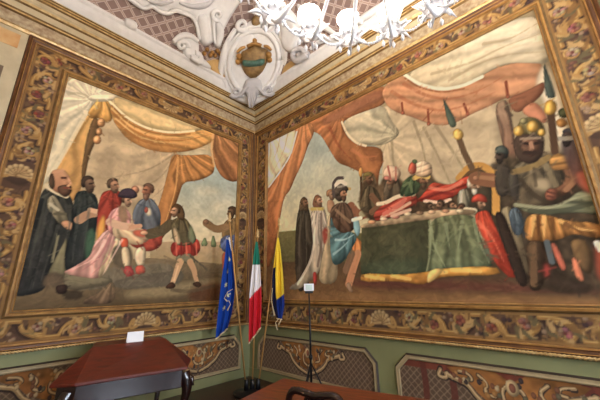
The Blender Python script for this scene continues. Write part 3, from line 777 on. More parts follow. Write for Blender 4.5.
# two women and a companion at left
p.poly([(299,208),(304,203),(309,207),(313,230),(314,262),(309,286),(298,294),(295,262),(296,226)], (64,58,48), (56,48,42), fan=((304,200),18,.25))
p.poly([(299,212),(300,201),(304,196),(308,200),(309,212),(304,210)], (96,78,58), vol=.3); p.face((304.5,203), 4.2, (152,114,86), (90,72,52), 1)
for a in ([(301,214),(299,250),(300,288)], [(306,214),(307,250),(306,284)]): p.line(a, .04, (92,86,74), .6, taper=True)
p.poly([(311,208),(318,204),(325,207),(328,226),(325,250),(321,272),(300,290),(287,289),(300,280),(309,268),(314,250),(312,230)], (172,160,146), (138,128,110), fan=((318,200),26,.24))
p.line([(314,214),(315,240),(311,262),(298,284)], .05, (206,196,178), .7); p.line([(321,214),(322,244),(318,266)], .05, (100,84,74), .7)
p.poly([(312,206),(315,195),(320,195),(323,206),(319,210)], (128,90,66)); p.face((318.5,201), 4.4, (190,144,114), (126,88,64), 1); p.line([(312,209),(323,209)], .06, (176,156,90))
p.poly([(328,216),(334,210),(338,220),(338,256),(338,284),(318,284),(322,258),(326,240)], (160,144,114), (140,124,98), fan=((332,206),20,.22))
p.poly([(313,272),(317,272),(317,284),(314,285)], (168,62,56)); p.poly([(322,230),(328,226),(328,240),(324,246)], (150,72,60), soft=.008)
p.face((331,195), 4.8, (182,140,108), (150,112,80), 1); p.poly([(327,200),(334,200),(336,212),(328,214)], (170,130,100))
# soldier with the plumed helmet and blue cloak
p.line([(351,207),(358,216),(368,212)], .17, (138,92,68)); p.line([(362,214),(369,211)], .11, (158,148,112))
p.poly([(353,236),(361,240),(365,250),(358,254),(352,253)], (196,122,70), fan=((356,232),12,.2))
p.line([(358,254),(354,266),(349,284)], .13, (178,126,92)); p.line([(352,254),(346,270)], .12, (120,92,70)); p.poly([(346,284),(350,282),(354,292),(350,293)], (150,122,98))
p.poly([(331,208),(338,203),(347,202),(353,212),(356,228),(348,234),(336,232),(330,222)], (100,80,64), (88,66,52), fan=((342,200),12,.25))
p.poly([(331,214),(334,226),(342,234),(352,231),(358,238),(351,250),(343,263),(333,266),(330,246)], (100,136,142), (66,92,94), fan=((354,226),12,.28))
p.line([(336,240),(345,240),(355,234)], .05, (158,188,192), .8, taper=True); p.line([(334,254),(342,248),(350,240)], .05, (150,182,188), .7, taper=True)
p.poly([(353,218),(358,216),(361,230),(358,238),(354,230)], (124,160,168)); p.line([(353,220),(361,218)], .06, (216,208,188))
p.poly([(333,196),(336,186),(343,184),(348,190),(346,196),(340,203)], (84,70,60), vol=.4); p.line([(345,188),(350,189)], .05, (180,150,96))
p.face((342.5,194), 5, (182,134,102), (86,70,58), 1, beard=(104,78,60))
p.poly([(334,194),(336,186),(342,183),(348,187),(349,191),(342,190),(338,197)], (94,82,70), vol=.4); p.line([(338,187),(344,186)], .04, (164,154,138), .8)
p.line([(336,210),(350,222)], .05, (150,122,94), .7); p.line([(334,216),(346,230)], .04, (70,54,42), .7)
p.line([(334,196),(333,184),(337,178),(343,178)], .06, (86,76,72)); p.line([(336,185),(341,181),(346,184)], .07, (204,196,178))
# dark mass of the company behind the table
p.poly([(358,206),(361,188),(366,172),(374,172),(379,188),(384,176),(396,170),(403,184),(412,174),(430,170),(436,182),(456,188),(468,176),(480,172),(492,190),(492,214),(440,214),(400,218),(372,224)], (104,86,62), (86,68,50), soft=.02, vol=0, mott=.3)
# halberdiers behind
p.line([(361,168),(362,206)], .045, (82,62,44)); p.oval((361,172), 2, 5, (196,146,80))
p.poly([(363,190),(369,185),(378,190),(383,206),(372,214),(359,210)], (88,76,56), fan=((370,180),12,.3))
p.face((368,179), 5.2, (142,102,76), (112,100,56), 1, cap=(124,112,62))
p.line([(372,196),(380,206),(372,212)], .1, (120,88,64)); p.line([(366,190),(364,206)], .03, (140,124,90), .6)
# turbaned men at the table
p.poly([(384,206),(384,186),(388,176),(398,176),(402,190),(400,206)], (104,92,72), (84,72,58), fan=((392,170),12,.25))
p.poly([(373,214),(385,203),(400,196),(416,195),(420,202),(404,210),(390,217),(376,222)], (176,74,58), (150,60,48), par=((376,216),(416,196),8,.25))
p.line([(378,204),(386,203),(398,196),(414,194)], .06, (216,196,162)); p.line([(382,217),(398,210),(410,203)], .045, (224,188,156), .8); p.line([(390,208),(406,199)], .04, (226,128,104), .7)
p.face((392,182), 5.6, (150,110,84), (98,76,58), -1, beard=(110,92,72))
p.poly([(383,177),(384,169),(390,165),(398,167),(402,174),(398,180),(390,180)], (226,198,168), (200,164,134), vol=.4); p.line([(388,166),(391,180)], .03, (176,104,88)); p.line([(396,167),(396,180)], .03, (180,116,96)); p.oval((387,178), 3, 2, (206,128,112))
p.poly([(399,196),(403,182),(412,175),(421,179),(420,192),(409,197)], (80,96,64), (64,80,56), fan=((414,170),12,.25))
p.line([(404,186),(410,182),(412,192)], .04, (120,132,92), .6)
p.face((422,180), 6, (164,120,88), (110,80,58), 1, beard=(96,72,54)); p.line([(415,178),(421,175),(428,177)], .07, (210,176,96))
p.poly([(414,173),(415,164),(423,160),(432,164),(433,174),(426,178),(417,176)], (226,200,168), (200,164,128), vol=.4, par=((416,172),(432,166),12,.18)); p.poly([(408,171),(410,163),(416,161),(417,172),(412,175)], (196,96,72), vol=.4); p.oval((415,161.5), 2.5, 2, (96,112,76))
# arch shaped shield and counsellors
p.poly([(456,198),(459,178),(467,168),(478,164),(490,168),(498,184),(498,216),(470,214)], (86,76,56), (68,58,46), fan=((478,160),10,.15))
p.line([(459,178),(468,167),(480,164.5),(490,170),(496,184),(496,212)], .08, (196,144,72)); p.line([(461,181),(470,171),(480,169)], .035, (112,82,50))
p.poly([(415,202),(423,195),(432,182),(442,184),(452,185),(464,177),(473,175),(479,179),(472,185),(460,192),(447,202),(428,201)], (192,78,56), (160,58,44), par=((424,196),(474,178),9,.28))
p.line([(425,201),(440,203),(450,200)], .045, (226,190,160)); p.line([(430,188),(446,191),(462,182)], .045, (230,134,106), .7); p.line([(424,199),(436,192),(452,194)], .04, (130,46,42), .6)
p.poly([(457,204),(459,190),(468,188),(471,204),(464,212)], (138,130,108), fan=((464,184),14,.25)); p.line([(461,192),(461,208)], .035, (196,186,164), .8)
p.face((473,186), 6, (190,152,120), (206,192,166), 1, beard=(214,202,178)); p.line([(470,180),(477,181)], .06, (214,202,178))
p.face((480,204), 5.2, (190,148,114), (104,76,56), 1); p.poly([(471,203),(473,196),(480,193),(487,197),(488,203),(480,201)], (194,78,58), vol=.4)
for c, r, sk, lk in (((430,207),4,(126,100,78),1), ((441,205),4.4,(156,118,90),-1), ((452,206),4.4,(176,134,102),1), ((462,208),4,(146,108,82),-1)): p.face(c, r, sk, (86,66,50), lk)
p.poly([(444,213),(446,208),(456,208),(458,213)], (92,90,72)); p.poly([(430,213),(434,209),(442,210),(443,214)], (150,96,74)); p.line([(466,210),(474,211)], .07, (212,196,160))
# the table
p.poly([(362,226),(430,216),(432,256),(427,274),(400,276),(361,275)], (82,80,56), (72,74,54), sm=0, mott=.2, vol=.08)
p.poly([(362,262),(428,258),(428,274),(362,275)], (74,88,68), soft=.03, a=.5, vol=0)
p.poly([(360,225),(384,220),(412,213),(452,209),(478,210),(474,215),(430,219),(362,229)], (186,164,128), (166,136,104), mott=.3)
for c, k in (((372,222),(206,150,110)), ((384,219),(214,180,150)), ((396,217),(180,120,104)), ((408,214),(216,196,160)), ((420,213),(150,120,92)), ((432,212),(206,170,132)), ((446,211),(176,130,100)), ((460,211),(220,196,156))): p.oval(c, 4, 2, k, vol=.3, volr=.04)
p.line([(384,214),(400,206),(404,201)], .06, (206,110,92)); p.line([(392,216),(410,210)], .05, (206,166,140))
p.poly([(428,218),(474,213),(478,230),(486,250),(496,268),(462,272),(444,272),(424,280),(431,256)], (114,118,84), (94,102,76), fan=((446,150),46,.22), mott=.18)
for a in ([(430,222),(434,246),(446,268)], [(430,230),(430,256),(426,274)], [(474,220),(478,240),(490,264)], [(446,224),(450,250)], [(462,222),(458,250)]): p.line(a, .05, (154,164,124), .6, taper=True)
p.poly([(361,273),(400,275),(427,272),(446,268),(496,266),(502,275),(446,276),(430,281),(422,285),(400,281),(361,282)], (204,148,68), (170,112,52), sm=1, mott=.3)
for a in ([(366,276),(384,279)], [(392,276),(410,279)], [(430,274),(446,272)], [(452,270),(480,271)]): p.line(a, .05, (232,184,100), .7)
p.poly([(428,272),(437,268),(444,270),(436,279),(427,284)], (226,184,108))
# red cloth hanging over the steps
p.poly([(473,214),(488,209),(494,222),(506,250),(518,277),(510,278),(496,264),(484,240)], (196,76,52), (160,58,42), fan=((480,200),22,.2))
p.line([(478,222),(492,236),(504,262)], .05, (232,124,92), .6, taper=True); p.poly([(484,236),(490,250),(494,264),(486,258)], (96,104,84), soft=.015)
# the big armoured guard
p.poly([(499,210),(512,204),(526,250),(531,278),(521,270),(508,236)], (140,126,96), (108,92,70), fan=((506,190),20,.18))
p.poly([(508,212),(516,206),(523,214),(524,234),(514,236)], (86,98,106), (70,80,86), fan=((514,204),14,.25))
p.poly([(494,212),(504,212),(516,244),(530,284),(520,288),(506,252)], (58,46,38))
p.line([(476,178),(494,181),(514,180)], .17, (138,94,66)); p.line([(478,177),(494,179)], .05, (176,130,94), .7); p.oval((476,178), 3, 2.6, (172,122,90))
p.poly([(495,166),(503,163),(510,168),(514,182),(506,198),(496,194)], (74,66,56), vol=.3); p.face((502,156), 7, (92,76,64), (62,58,52), -1); p.poly([(495,154),(496,147),(503,145),(509,149),(509,155),(502,153)], (84,90,82), vol=.4)
p.poly([(510,172),(518,163),(530,159),(548,155),(558,162),(564,184),(561,204),(540,209),(520,206),(507,192)], (112,100,78), (88,76,58), fan=((536,150),12,.25), mott=.25)
p.poly([(510,172),(516,166),(520,184),(518,204),(508,192)], (84,78,68), (70,64,56))
p.poly([(531,180),(544,175),(554,182),(552,192),(538,192)], (168,150,118), soft=.03); p.poly([(524,186),(534,190),(536,202),(524,200)], (76,66,52), soft=.025)
p.line([(514,172),(530,168),(548,158)], .07, (150,122,74), .8); p.line([(520,180),(534,196),(552,204)], .05, (66,54,42), .6); p.line([(534,168),(536,186)], .03, (82,70,54), .6); p.line([(546,166),(556,186)], .05, (140,124,94), .6)
p.poly([(562,166),(574,166),(580,178),(574,190),(560,198),(552,196),(552,190),(564,184),(566,176)], (136,94,66), (112,76,54), vol=.35); p.line([(572,170),(576,180),(566,190)], .05, (170,122,86), .7)
p.poly([(545,194),(549,188),(557,189),(560,196),(554,201),(547,200)], (142,88,66), vol=.35); p.line([(548,192),(556,194)], .02, (96,58,46)); p.line([(548,196),(555,198)], .02, (96,58,46))
p.poly([(549,160),(556,153),(568,155),(576,162),(574,168),(562,170),(552,170)], (184,136,72), (146,102,58), par=((550,164),(572,162),9,.25))
p.poly([(512,202),(530,206),(554,207),(566,202),(580,190),(598,190),(606,200),(602,216),(580,212),(556,215),(526,213)], (122,122,94), (94,96,74), par=((514,206),(600,198),9,.3))
p.line([(516,205),(550,209),(574,198),(596,194)], .05, (164,162,128), .7, taper=True); p.line([(530,211),(560,212),(590,204)], .05, (72,74,58), .7)
p.poly([(526,214),(548,215),(572,222),(595,222),(610,232),(598,239),(574,233),(557,241),(524,242)], (178,126,66), (140,94,50), fan=((542,186),24,.28))
for a in ([(544,217),(544,240)], [(534,217),(531,240)], [(560,221),(576,229),(598,231)]): p.line(a, .045, (216,168,98), .8, taper=True)
for a in ([(539,217),(538,241)], [(552,219),(556,238)], [(566,224),(584,234)]): p.line(a, .045, (98,62,36), .7, taper=True)
p.poly([(526,241),(545,241),(546,266),(543,290),(530,291),(528,266)], (86,66,48), (64,50,38), mott=.3); p.line([(533,244),(534,284)], .06, (122,94,66), .6)
p.poly([(550,243),(556,243),(568,268),(562,272)], (176,96,74), vol=.2); p.line([(547,242),(552,262)], .05, (96,104,108), .8)
p.poly([(544,262),(550,264),(552,278),(544,278)], (146,60,52), soft=.012)
p.poly([(570,240),(584,238),(594,256),(592,276),(582,270),(574,256)], (116,90,58), (84,64,44), vol=.3); p.poly([(572,258),(576,257),(586,280),(579,283),(574,270)], (184,110,80), vol=.2)
p.poly([(594,244),(606,240),(612,262),(610,282),(597,280)], (146,74,56), soft=.012); p.line([(597,243),(601,250)], .05, (216,206,186))
p.poly([(552,268),(570,276),(590,286),(590,294),(548,292)], (62,50,40), soft=.02)
p.poly([(514,150),(515,138),(522,132),(538,131),(545,138),(544,154),(537,162),(529,164),(519,160)], (84,66,54), vol=.3)
p.poly([(521,140),(530,137),(540,140),(540,152),(531,158),(522,152)], (136,98,76), (104,74,58), vol=.3)
p.line([(522,143),(529,144)], .035, (64,46,38)); p.line([(533,144),(539,143)], .035, (64,46,38)); p.line([(531,143),(532,150)], .04, (170,126,98)); p.line([(525,153),(537,153)], .05, (66,50,42)); p.line([(521,139),(540,138)], .03, (150,130,108))
p.poly([(516,135),(518,124),(526,117),(538,118),(545,127),(545,136),(530,134)], (132,118,72), (108,92,56), vol=.4); p.line([(524,119),(530,133)], .03, (164,150,100), .7)
for c, r in (((519,131),5.3), ((533,126.5),6), ((542,132.5),3.8)): p.oval(c, r, r, (212,164,72), vol=.5, volr=.06); p.oval((c[0]-1, c[1]-1.5), r*.35, r*.35, (244,214,140), soft=.01, vol=0)
p.oval((524,121), 4, 3, (152,142,98), vol=.4)
# second guard at the frame
p.poly([(560,146),(566,132),(578,130),(588,150),(592,176),(580,190),(570,170)], (92,88,88), (120,72,58), soft=.01); p.face((569,138), 8, (104,86,80), (82,78,84), -1); p.line([(558,139),(574,138)], .05, (156,146,130))
p.poly([(574,172),(590,170),(604,186),(598,196),(582,190)], (190,104,80), soft=.015); p.oval((564,113), 5.5, 5, (86,88,58), vol=.4); p.oval((562,123), 5.5, 4.5, (190,134,70), vol=.4)
# halberds
p.line([(459,138),(464,152),(472,168)], .07, (110,86,62), sm=0); p.poly([(443,98),(447,104),(455,118),(457,126),(452,128),(448,122)], (92,104,88), sm=1)
p.poly([(453,132),(457,128),(463,131),(464,137),(459,141),(454,138)], (222,176,92), vol=.5, volr=.06)
p.poly([(544,62),(548,72),(555,90),(556,98),(547,98),(545,86)], (82,92,84), sm=1); p.line([(551,114),(555,152)], .065, (92,68,50), sm=0)
p.poly([(544,112),(546,102),(551,99),(557,103),(557,112),(550,116)], (222,170,78), vol=.5, volr=.07)
p.mesh('painted_canvas', mr, .006, fin=dict(dabs=8000, seed=4, crisp=.22, contrast=.08))
border('R', (.41, 5.42), (.12, 5.73), (1.31, 4.84), (1.02, 5.075), mr, 71)
wall_frame(MB(), 'R', rect(.494, 5.335, 1.40, 4.756), INNER).build('inner_moulding', [M_GOLD, M_GILT_SHADE], mr, label='gilded inner moulding')
wall_frame(MB(), 'R', rect(.12, 5.73, 1.02, 5.06), OUTER).build('outer_moulding', [M_GOLD, M_BROWN], mr, label='brown and gold outer moulding')
# ---------------------------------------------------------------- painted dado panels with lattice and rocaille
PAN = [(0, .012), (0, .02, 1), (.012, .03, 0), (.03, .026, 0), (.05, .03, 0), (.056, .022, 2), (.068, .002, 2)]
M_BEIGE = mat('beige_painted_moulding', (170, 150, 112), .6, noise=.15, scale=9)
M_DARKLINE = mat('dark_brown_line', (52, 38, 28), .6)
def dado_panel(w, s0, s1, label, seed, maroon=False, c=.13):
    z0, z1 = .215, .705
    root = thing('dado_panel', W3(w, (s0+s1)/2, .15), label, 'wall panel', 'painted lattice panels along the dado')
    p = Picture(w, s0, s1, z0, z1, 150, (78, 62, 50), seed); p.px = False
    P, Q = (p.S + p.Z) / .085, (p.S - p.Z) / .085
    for E_ in (P, Q):
        g = np.clip(1.4 - np.abs((E_ % 1) - .5) * 9, 0, 1)[..., None] * .55
        p.c = p.c * (1 - g) + np.array((124, 106, 84)) / 255 * g
    if maroon:                                   # the wide panel has a dark red field showing between lattice lobes
        p.poly([(s0, z1), (s1, z1), (s1, z1-.075), (s0, z1-.075)], (98, 48, 36), sm=0, vol=0)
        for x in (s0+.3, s0+.62, s1-.3, s1-.62): p.line([(x, z1), (x+.02, z0+.2), (x-.01, z0)], .075, (84, 42, 34), .85)
    m = (s0 + s1) / 2
    for sg in (-1, 1):
        X = lambda x: m + sg * x
        # ochre ground inside the scroll
        p.poly([(X(0), z1), (X(.64), z1), (X(.55), z1-.09), (X(.42), z1-.13), (X(.3), z1-.27), (X(.12), z1-.36), (X(0), z1-.38)], (128, 82, 40), sm=1, mott=.3)
        for dx, cl, ww in ((.012, (44, 34, 32), .075), (0, (128, 106, 74), .05), (-.008, (168, 146, 108), .018)):
            p.line([(X(.70), z1-.06+dx), (X(.74), z1-.13), (X(.65), z1-.15), (X(.63), z1-.09)], ww*.8, cl)
            p.line([(X(.64), z1-.1-dx), (X(.52), z1-.14-dx), (X(.42), z1-.17-dx), (X(.34), z1-.29-dx), (X(.2), z1-.38-dx), (X(.03), z1-.43-dx)], ww, cl, w1=ww*.7)
            p.line([(X(.50), z1-.05-dx), (X(.40), z1-.06), (X(.36), z1-.12), (X(.43), z1-.13)], ww*.55, cl)
            p.line([(X(.30), z1-.06), (X(.22), z1-.13-dx), (X(.26), z1-.22), (X(.17), z1-.25)], ww*.6, cl)
            p.line([(X(.02), z1-.10), (X(.10), z1-.17-dx), (X(.09), z1-.28), (X(.01), z1-.32)], ww*.6, cl)
        r = np.random.default_rng(seed + 3 + sg)
        for i in range(30):
            x, y = .06 + .5*r.random(), .05 + .33*r.random()
            if y > .36 - .42*(x-.1): continue
            p.oval((X(x), z1-y), .022, .03, [(166,146,110),(110,70,50),(58,48,48),(150,106,58),(88,82,64)][r.integers(5)], vol=.4, volr=.02)
    p.oval((m, z1-.13), .06, .08, (160, 138, 100), vol=.5, volr=.03); p.oval((m, z1-.13), .03, .045, (110, 66, 50), vol=.3)
    cl = c * .95
    p.mesh('painted_field', root, .008, clip=lambda S, Z: (S - s0 + z1 - Z > cl - .01) & (s1 - S + z1 - Z > cl - .01))
    out = [(s0, z0), (s1, z0), (s1, z1-c), (s1-c, z1), (s0+c, z1), (s0, z1-c)]
    wall_frame(MB(), w, out, PAN).build('panel_moulding', [M_BEIGE, M_BROWN, M_DARKLINE], root, label='beige moulding with cut upper corners')
dado_panel('L', .28, 1.90, 'painted lattice panel with rocaille low on the left wall, right of the desk', 101)
dado_panel('L', 2.14, 3.86, 'painted lattice panel low on the left wall, behind the desk', 111)
dado_panel('R', .33, 2.75, 'painted lattice panel with rocaille low on the right wall, behind the slim stand', 121)
dado_panel('R', 3.14, 5.56, 'painted lattice panel with dark red strips low on the right wall', 131, maroon=True)
for nm, w, L in (('baseboard_left', 'L', 4.12), ('baseboard_right', 'R', 5.85)):
    b_ = MB(); a = W3(w, .0, 0, .0); c_ = W3(w, L, .148, .012)
    b_.box(np.minimum(a, c_), np.maximum(a, c_)); struct(nm, b_, M_GREEN)
# twisted gilt rope under the murals (part of the wall trim)
def rope(nm, w, L):
    b_ = MB()
    for ph in (0, math.pi):
        pts = [W3(w, s, .935 + .009*math.sin(s*90+ph), .045 + .009*math.cos(s*90+ph)) for s in np.arange(.06, L, .0175)]
        b_.tube(pts, .011, 5)
    o = struct(nm, b_, M_GOLDB, smooth=True)
rope('trim_3', 'L', 4.12); rope('trim_4', 'R', 5.84)
# ---------------------------------------------------------------- stucco on the vault and in its corner
def cove_hit(side, u, v):
    d = ray(u, v); ax = 0 if side == 'L' else 1
    def P(dd): return CAM + d * ((dd if side == 'L' else -dd) - CAM[ax]) / d[ax]
    lo, hi = V0, V0 + VR
    def g(dd):
        p = P(dd); return p[2] - (VZ + VH * math.sin(math.acos(np.clip(1 - (dd - V0) / VR, 0, 1))))
    if g(lo) < 0: return lo, P(lo)
    for _ in range(40):
        mid = (lo + hi) / 2
        if g(mid) > 0: lo = mid
        else: hi = mid
    return lo, P(lo)
def cove_map(side):
    """(a, b) metres on the cove -> point and inward normal; and pixel -> (a, b)"""
    K = 1.52
    def to3(a, b):
        t = min(max(b / K, 0), math.pi/2); d, z = cove(t)
        n = np.array((VH * math.cos(t), -VR * math.sin(t))); n /= np.linalg.norm(n)
        if side == 'L': return np.array((d, -a, z)), np.array((n[0], 0, n[1]))
        return np.array((a, -d, z)), np.array((0, -n[0], n[1]))
    def frm(u, v):
        d, p = cove_hit(side, u, v); t = math.acos(np.clip(1 - (d - V0) / VR, 0, 1))
        return ((-p[1] if side == 'L' else p[0]), t * K)
    return to3, frm
def plane_map(B, T, w):
    B, T, w = (np.array(x, float) for x in (B, T, w)); u = (T - B) / np.linalg.norm(T - B); n = np.cross(w, u); n /= np.linalg.norm(n)
    if np.dot(n, CAM - B) < 0: n = -n
    to3 = lambda a, b: (B + w * a + u * b, n)
    def frm(x, y):
        q = on_plane(x, y, B, n) - B; return (q @ w, q @ u)
    return to3, frm
def pillow(mb, mp, pts, h, base=0.0, res=.03, sm=2, edge=.12, mi=0, local=False, dish=False):
    """a rounded relief: outline in photo pixels (or metres when local), swelling h out of its surface"""
    to3, frm = mp
    P = np.array([p if local else frm(*p) for p in pts], float)
    if sm: P = chaikin(P, sm)
    a0, b0 = P.min(0) - res; a1, b1 = P.max(0) + res
    A, B = np.meshgrid(np.arange(a0, a1 + res, res), np.arange(b0, b1 + res, res))
    Q = np.roll(P, -1, 0); ins = np.zeros(A.shape, bool); dist = np.full(A.shape, 1e9); NX = A.copy(); NY = B.copy()
    for (ax, ay), (bx, by) in zip(P, Q):
        if ay != by:
            c = (B >= min(ay, by)) & (B < max(ay, by)); ins ^= c & (A < ax + (B - ay) * (bx - ax) / (by - ay))
        dx, dy = bx-ax, by-ay; L = dx*dx + dy*dy + 1e-12
        t = np.clip(((A-ax)*dx + (B-ay)*dy) / L, 0, 1); px, py = ax + t*dx, ay + t*dy
        D = np.hypot(A-px, B-py); k = D < dist
        dist[k] = D[k]; NX[k] = px[k]; NY[k] = py[k]
    X = np.where(ins, A, NX); Y = np.where(ins, B, NY); g = np.where(ins, np.clip(dist / edge, 0, 1), 0)
    prof = np.sqrt(1 - (1 - g) ** 2)
    if dish: prof = 1 - prof
    Hh = base + h * prof
    idx = {}; vs = []; fs = []
    def vid(i, j):
        if (i, j) not in idx:
            p, n = to3(X[i, j], Y[i, j]); idx[i, j] = len(vs); vs.append(p + n * Hh[i, j])
        return idx[i, j]
    for i in range(A.shape[0]-1):
        for j in range(A.shape[1]-1):
            if ins[i:i+2, j:j+2].any(): fs.append((vid(i, j), vid(i, j+1), vid(i+1, j+1), vid(i+1, j)))
    # skirt down to the surface so that the relief is solid
    edges = {}
    for f in fs:
        for k in range(4): e = (f[k], f[(k+1) % 4]); edges[e] = 1
    inv = {v: k for k, v in idx.items()}
    bd = [e for e in edges if (e[1], e[0]) not in edges]
    low = {}
    for e in bd:
        for q in e:
            if q not in low:
                i, j = inv[q]; p, n = to3(X[i, j], Y[i, j]); low[q] = len(vs); vs.append(p + n * min(-.01, base - .03))
    for a, b in bd: fs.append((b, a, low[a], low[b]))
    return mb.add(vs, fs, mi)
def sctube(mb, mp, pts, r, off=.03, sm=2, mi=0, n=8, flat=1.0):
    to3, frm = mp
    P = np.array([frm(*p) for p in pts]); P = chaikin(P, sm, False) if sm else P
    T = [to3(*q) for q in P]
    rr = np.interp(np.linspace(0, 1, len(T)), np.linspace(0, 1, len(r)), r) if hasattr(r, '__len__') else [r] * len(T)
    mb.tube([p + nn * off for p, nn in T], rr, n, mi)
def spiral(c, r0, turns, a0, sg=1, r1=.15, n=22):
    return [(c[0] + r0*(1-(1-r1)*g)*math.cos(a0 + sg*g*turns*6.283), c[1] + r0*(1-(1-r1)*g)*math.sin(a0 + sg*g*turns*6.283)) for g in np.linspace(0, 1, n)]
CL, CRt = cove_map('L'), cove_map('R')
def orn(name, px, side, label, group=None, cat='stucco ornament'):
    return thing(name, cove_hit(side, *px)[1], label, cat, group)

# left vault: white stucco ribbon that frames the lattice
t = orn('stucco_ribbon', (165, 8), 'L', 'broad scalloped white stucco ribbon along the upper edge of the brown lattice')
mb = MB(); pillow(mb, CL, [(112,-14),(128,-2),(138,7),(144,9),(150,6),(158,12),(166,13),(173,9),(181,12),(190,14),(195,22),(197,33),(199,42),(207,46),(214,42),(222,34),(228,22),(238,6),(246,-6),(200,-18),(150,-20)], .07, edge=.1)
mb.build('ribbon', M_STUCCO, t, smooth=True)
mb = MB()
sctube(mb, CL, [(126,-2),(140,9),(146,9),(151,6),(159,13),(168,14),(174,10),(183,13),(191,16),(196,25),(198,40)], .035, .07)
mb.build('rolled_edge', M_STUCCO, t, smooth=True)
mb = MB()
sctube(mb, CL, [(142,-4),(150,2),(163,3),(172,0)], [.02,.05,.02], .09); sctube(mb, CL, [(178,2),(192,6),(206,4),(214,-4)], [.02,.05,.02], .09)
pillow(mb, CL, [(158,-3),(163,0),(168,-1),(165,-5)], .1, base=.03, edge=.06)
mb.build('leaf_relief', M_STUCCO2, t, smooth=True)
t = orn('stucco_bracket', (202, 32), 'L', 'tall white stucco scroll bracket left of the corner niche')
mb = MB(); pillow(mb, CL, [(196,14),(204,12),(208,20),(209,34),(211,44),(205,47),(199,42),(197,28)], .12, base=.04, edge=.09)
mb.build('outer_limb', M_STUCCO, t, smooth=True)
mb = MB(); pillow(mb, CL, [(213,20),(220,20),(224,30),(221,42),(218,49),(213,46),(215,34)], .12, base=.04, edge=.08)
sctube(mb, CL, spiral((216,13), 6, 1.4, 1.6), [.05,.02], .12); sctube(mb, CL, [(212,16),(212,30),(213,44)], [.05,.02], .1)
mb.build('inner_limb', M_STUCCO, t, smooth=True)
t = orn('stucco_volute', (183, 46), 'L', 'curling white stucco volute resting on the left cornice, left of the corner niche')
mb = MB(); pillow(mb, CL, [(170,42),(176,36),(186,34),(196,38),(199,46),(198,56),(206,62),(212,70),(204,72),(192,68),(184,58),(182,48),(176,46)], .1, edge=.09)
mb.build('body', M_STUCCO, t, smooth=True)
mb = MB(); sctube(mb, CL, spiral((192,62), 7, 1.5, -1.5), [.07,.02], .1); sctube(mb, CL, spiral((180,48), 6, 1.3, .3, -1), [.05,.02], .1)
sctube(mb, CL, [(171,44),(178,37),(188,36),(196,42)], [.03,.06,.04], .1)
mb.build('curl', M_STUCCO, t, smooth=True)
mb = MB()
for c in ((206,50),(211,53),(216,51),(209,56),(203,54),(214,56),(219,54)):
    to3, frm = CL; q, n_ = to3(*frm(*c)); mb.ball(q + n_*.06, .045, 8)
tg = orn('flower_cluster', (211, 53), 'L', 'cluster of gilded stucco flowers between bracket and volute, left of the niche'); mb.build('blossoms', M_GOLD, tg, smooth=True)
mb = MB(); pillow(mb, CL, [(203,62),(218,58),(224,66),(228,80),(216,74)], .02, base=.0, edge=.05, sm=1)
tg = orn('ochre_field', (216, 68), 'L', 'small flat ochre field on the vault, left of the corner niche', cat='painted field'); mb.build('field', M_OCHRE, tg)
mb = MB(); sctube(mb, CL, [(124,22),(130,25),(136,29)], [.05,.09,.05], .02); pillow(mb, CL, [(122,22),(130,19),(138,25),(136,31),(128,29)], .08, edge=.06)
tg = orn('stucco_boss', (130, 25), 'L', 'small white stucco boss on the edge between left cornice and lattice'); mb.build('boss', M_STUCCO, tg, smooth=True)

# right vault
t = orn('stucco_frond', (292, 30), 'R', 'large white stucco frond and volute right of the corner niche')
mb = MB(); pillow(mb, CRt, [(268,8),(278,2),(290,8),(299,20),(302,36),(297,50),(288,54),(281,44),(282,30),(275,18)], .12, edge=.12)
pillow(mb, CRt, [(296,2),(306,8),(314,20),(312,36),(304,46),(302,30),(300,16)], .09, edge=.1)
mb.build('leaf', M_STUCCO, t, smooth=True)
mb = MB(); sctube(mb, CRt, spiral((303,56), 9, 1.5, .6), [.07,.025], .1); pillow(mb, CRt, [(297,50),(303,47),(310,52),(311,62),(304,66),(297,62)], .07, edge=.08)
mb.build('volute', M_STUCCO2, t, smooth=True)
mb = MB(); pillow(mb, CRt, [(280,78),(284,66),(292,60),(299,66),(291,73)], .02, edge=.05, sm=1)
tg = orn('ochre_field', (289, 69), 'R', 'small flat ochre field on the vault, right of the corner niche', cat='painted field'); mb.build('field', M_OCHRE, tg)
t = orn('stucco_garland', (330, 40), 'R', 'thin white stucco garland on the vault behind the chandelier lights')
mb = MB(); sctube(mb, CRt, [(304,44),(312,30),(324,26),(334,34),(340,44)], [.03,.06,.03], .05); sctube(mb, CRt, [(312,50),(322,42),(336,46),(352,38)], [.03,.05,.03], .05)
sctube(mb, CRt, [(350,34),(362,22),(380,18),(396,4)], [.03,.06,.03], .05)
for c in ((324,26),(340,44),(362,24),(312,34)):
    to3, frm = CRt; q, n_ = to3(*frm(*c)); mb.ball(q + n_*.04, .07, 8)
mb.build('garland', M_STUCCO, t, smooth=True)
t = orn('stucco_arch', (266, 6), 'R', 'short white stucco arch on the vault above the top of the corner cartouche')
mb = MB(); sctube(mb, CRt, [(256,16),(262,8),(272,0),(284,-6)], [.03,.06,.04], .04); sctube(mb, CRt, [(256,8),(262,0),(270,-8)], [.03,.05,.03], .04); mb.build('double_rib', M_STUCCO, t, smooth=True)

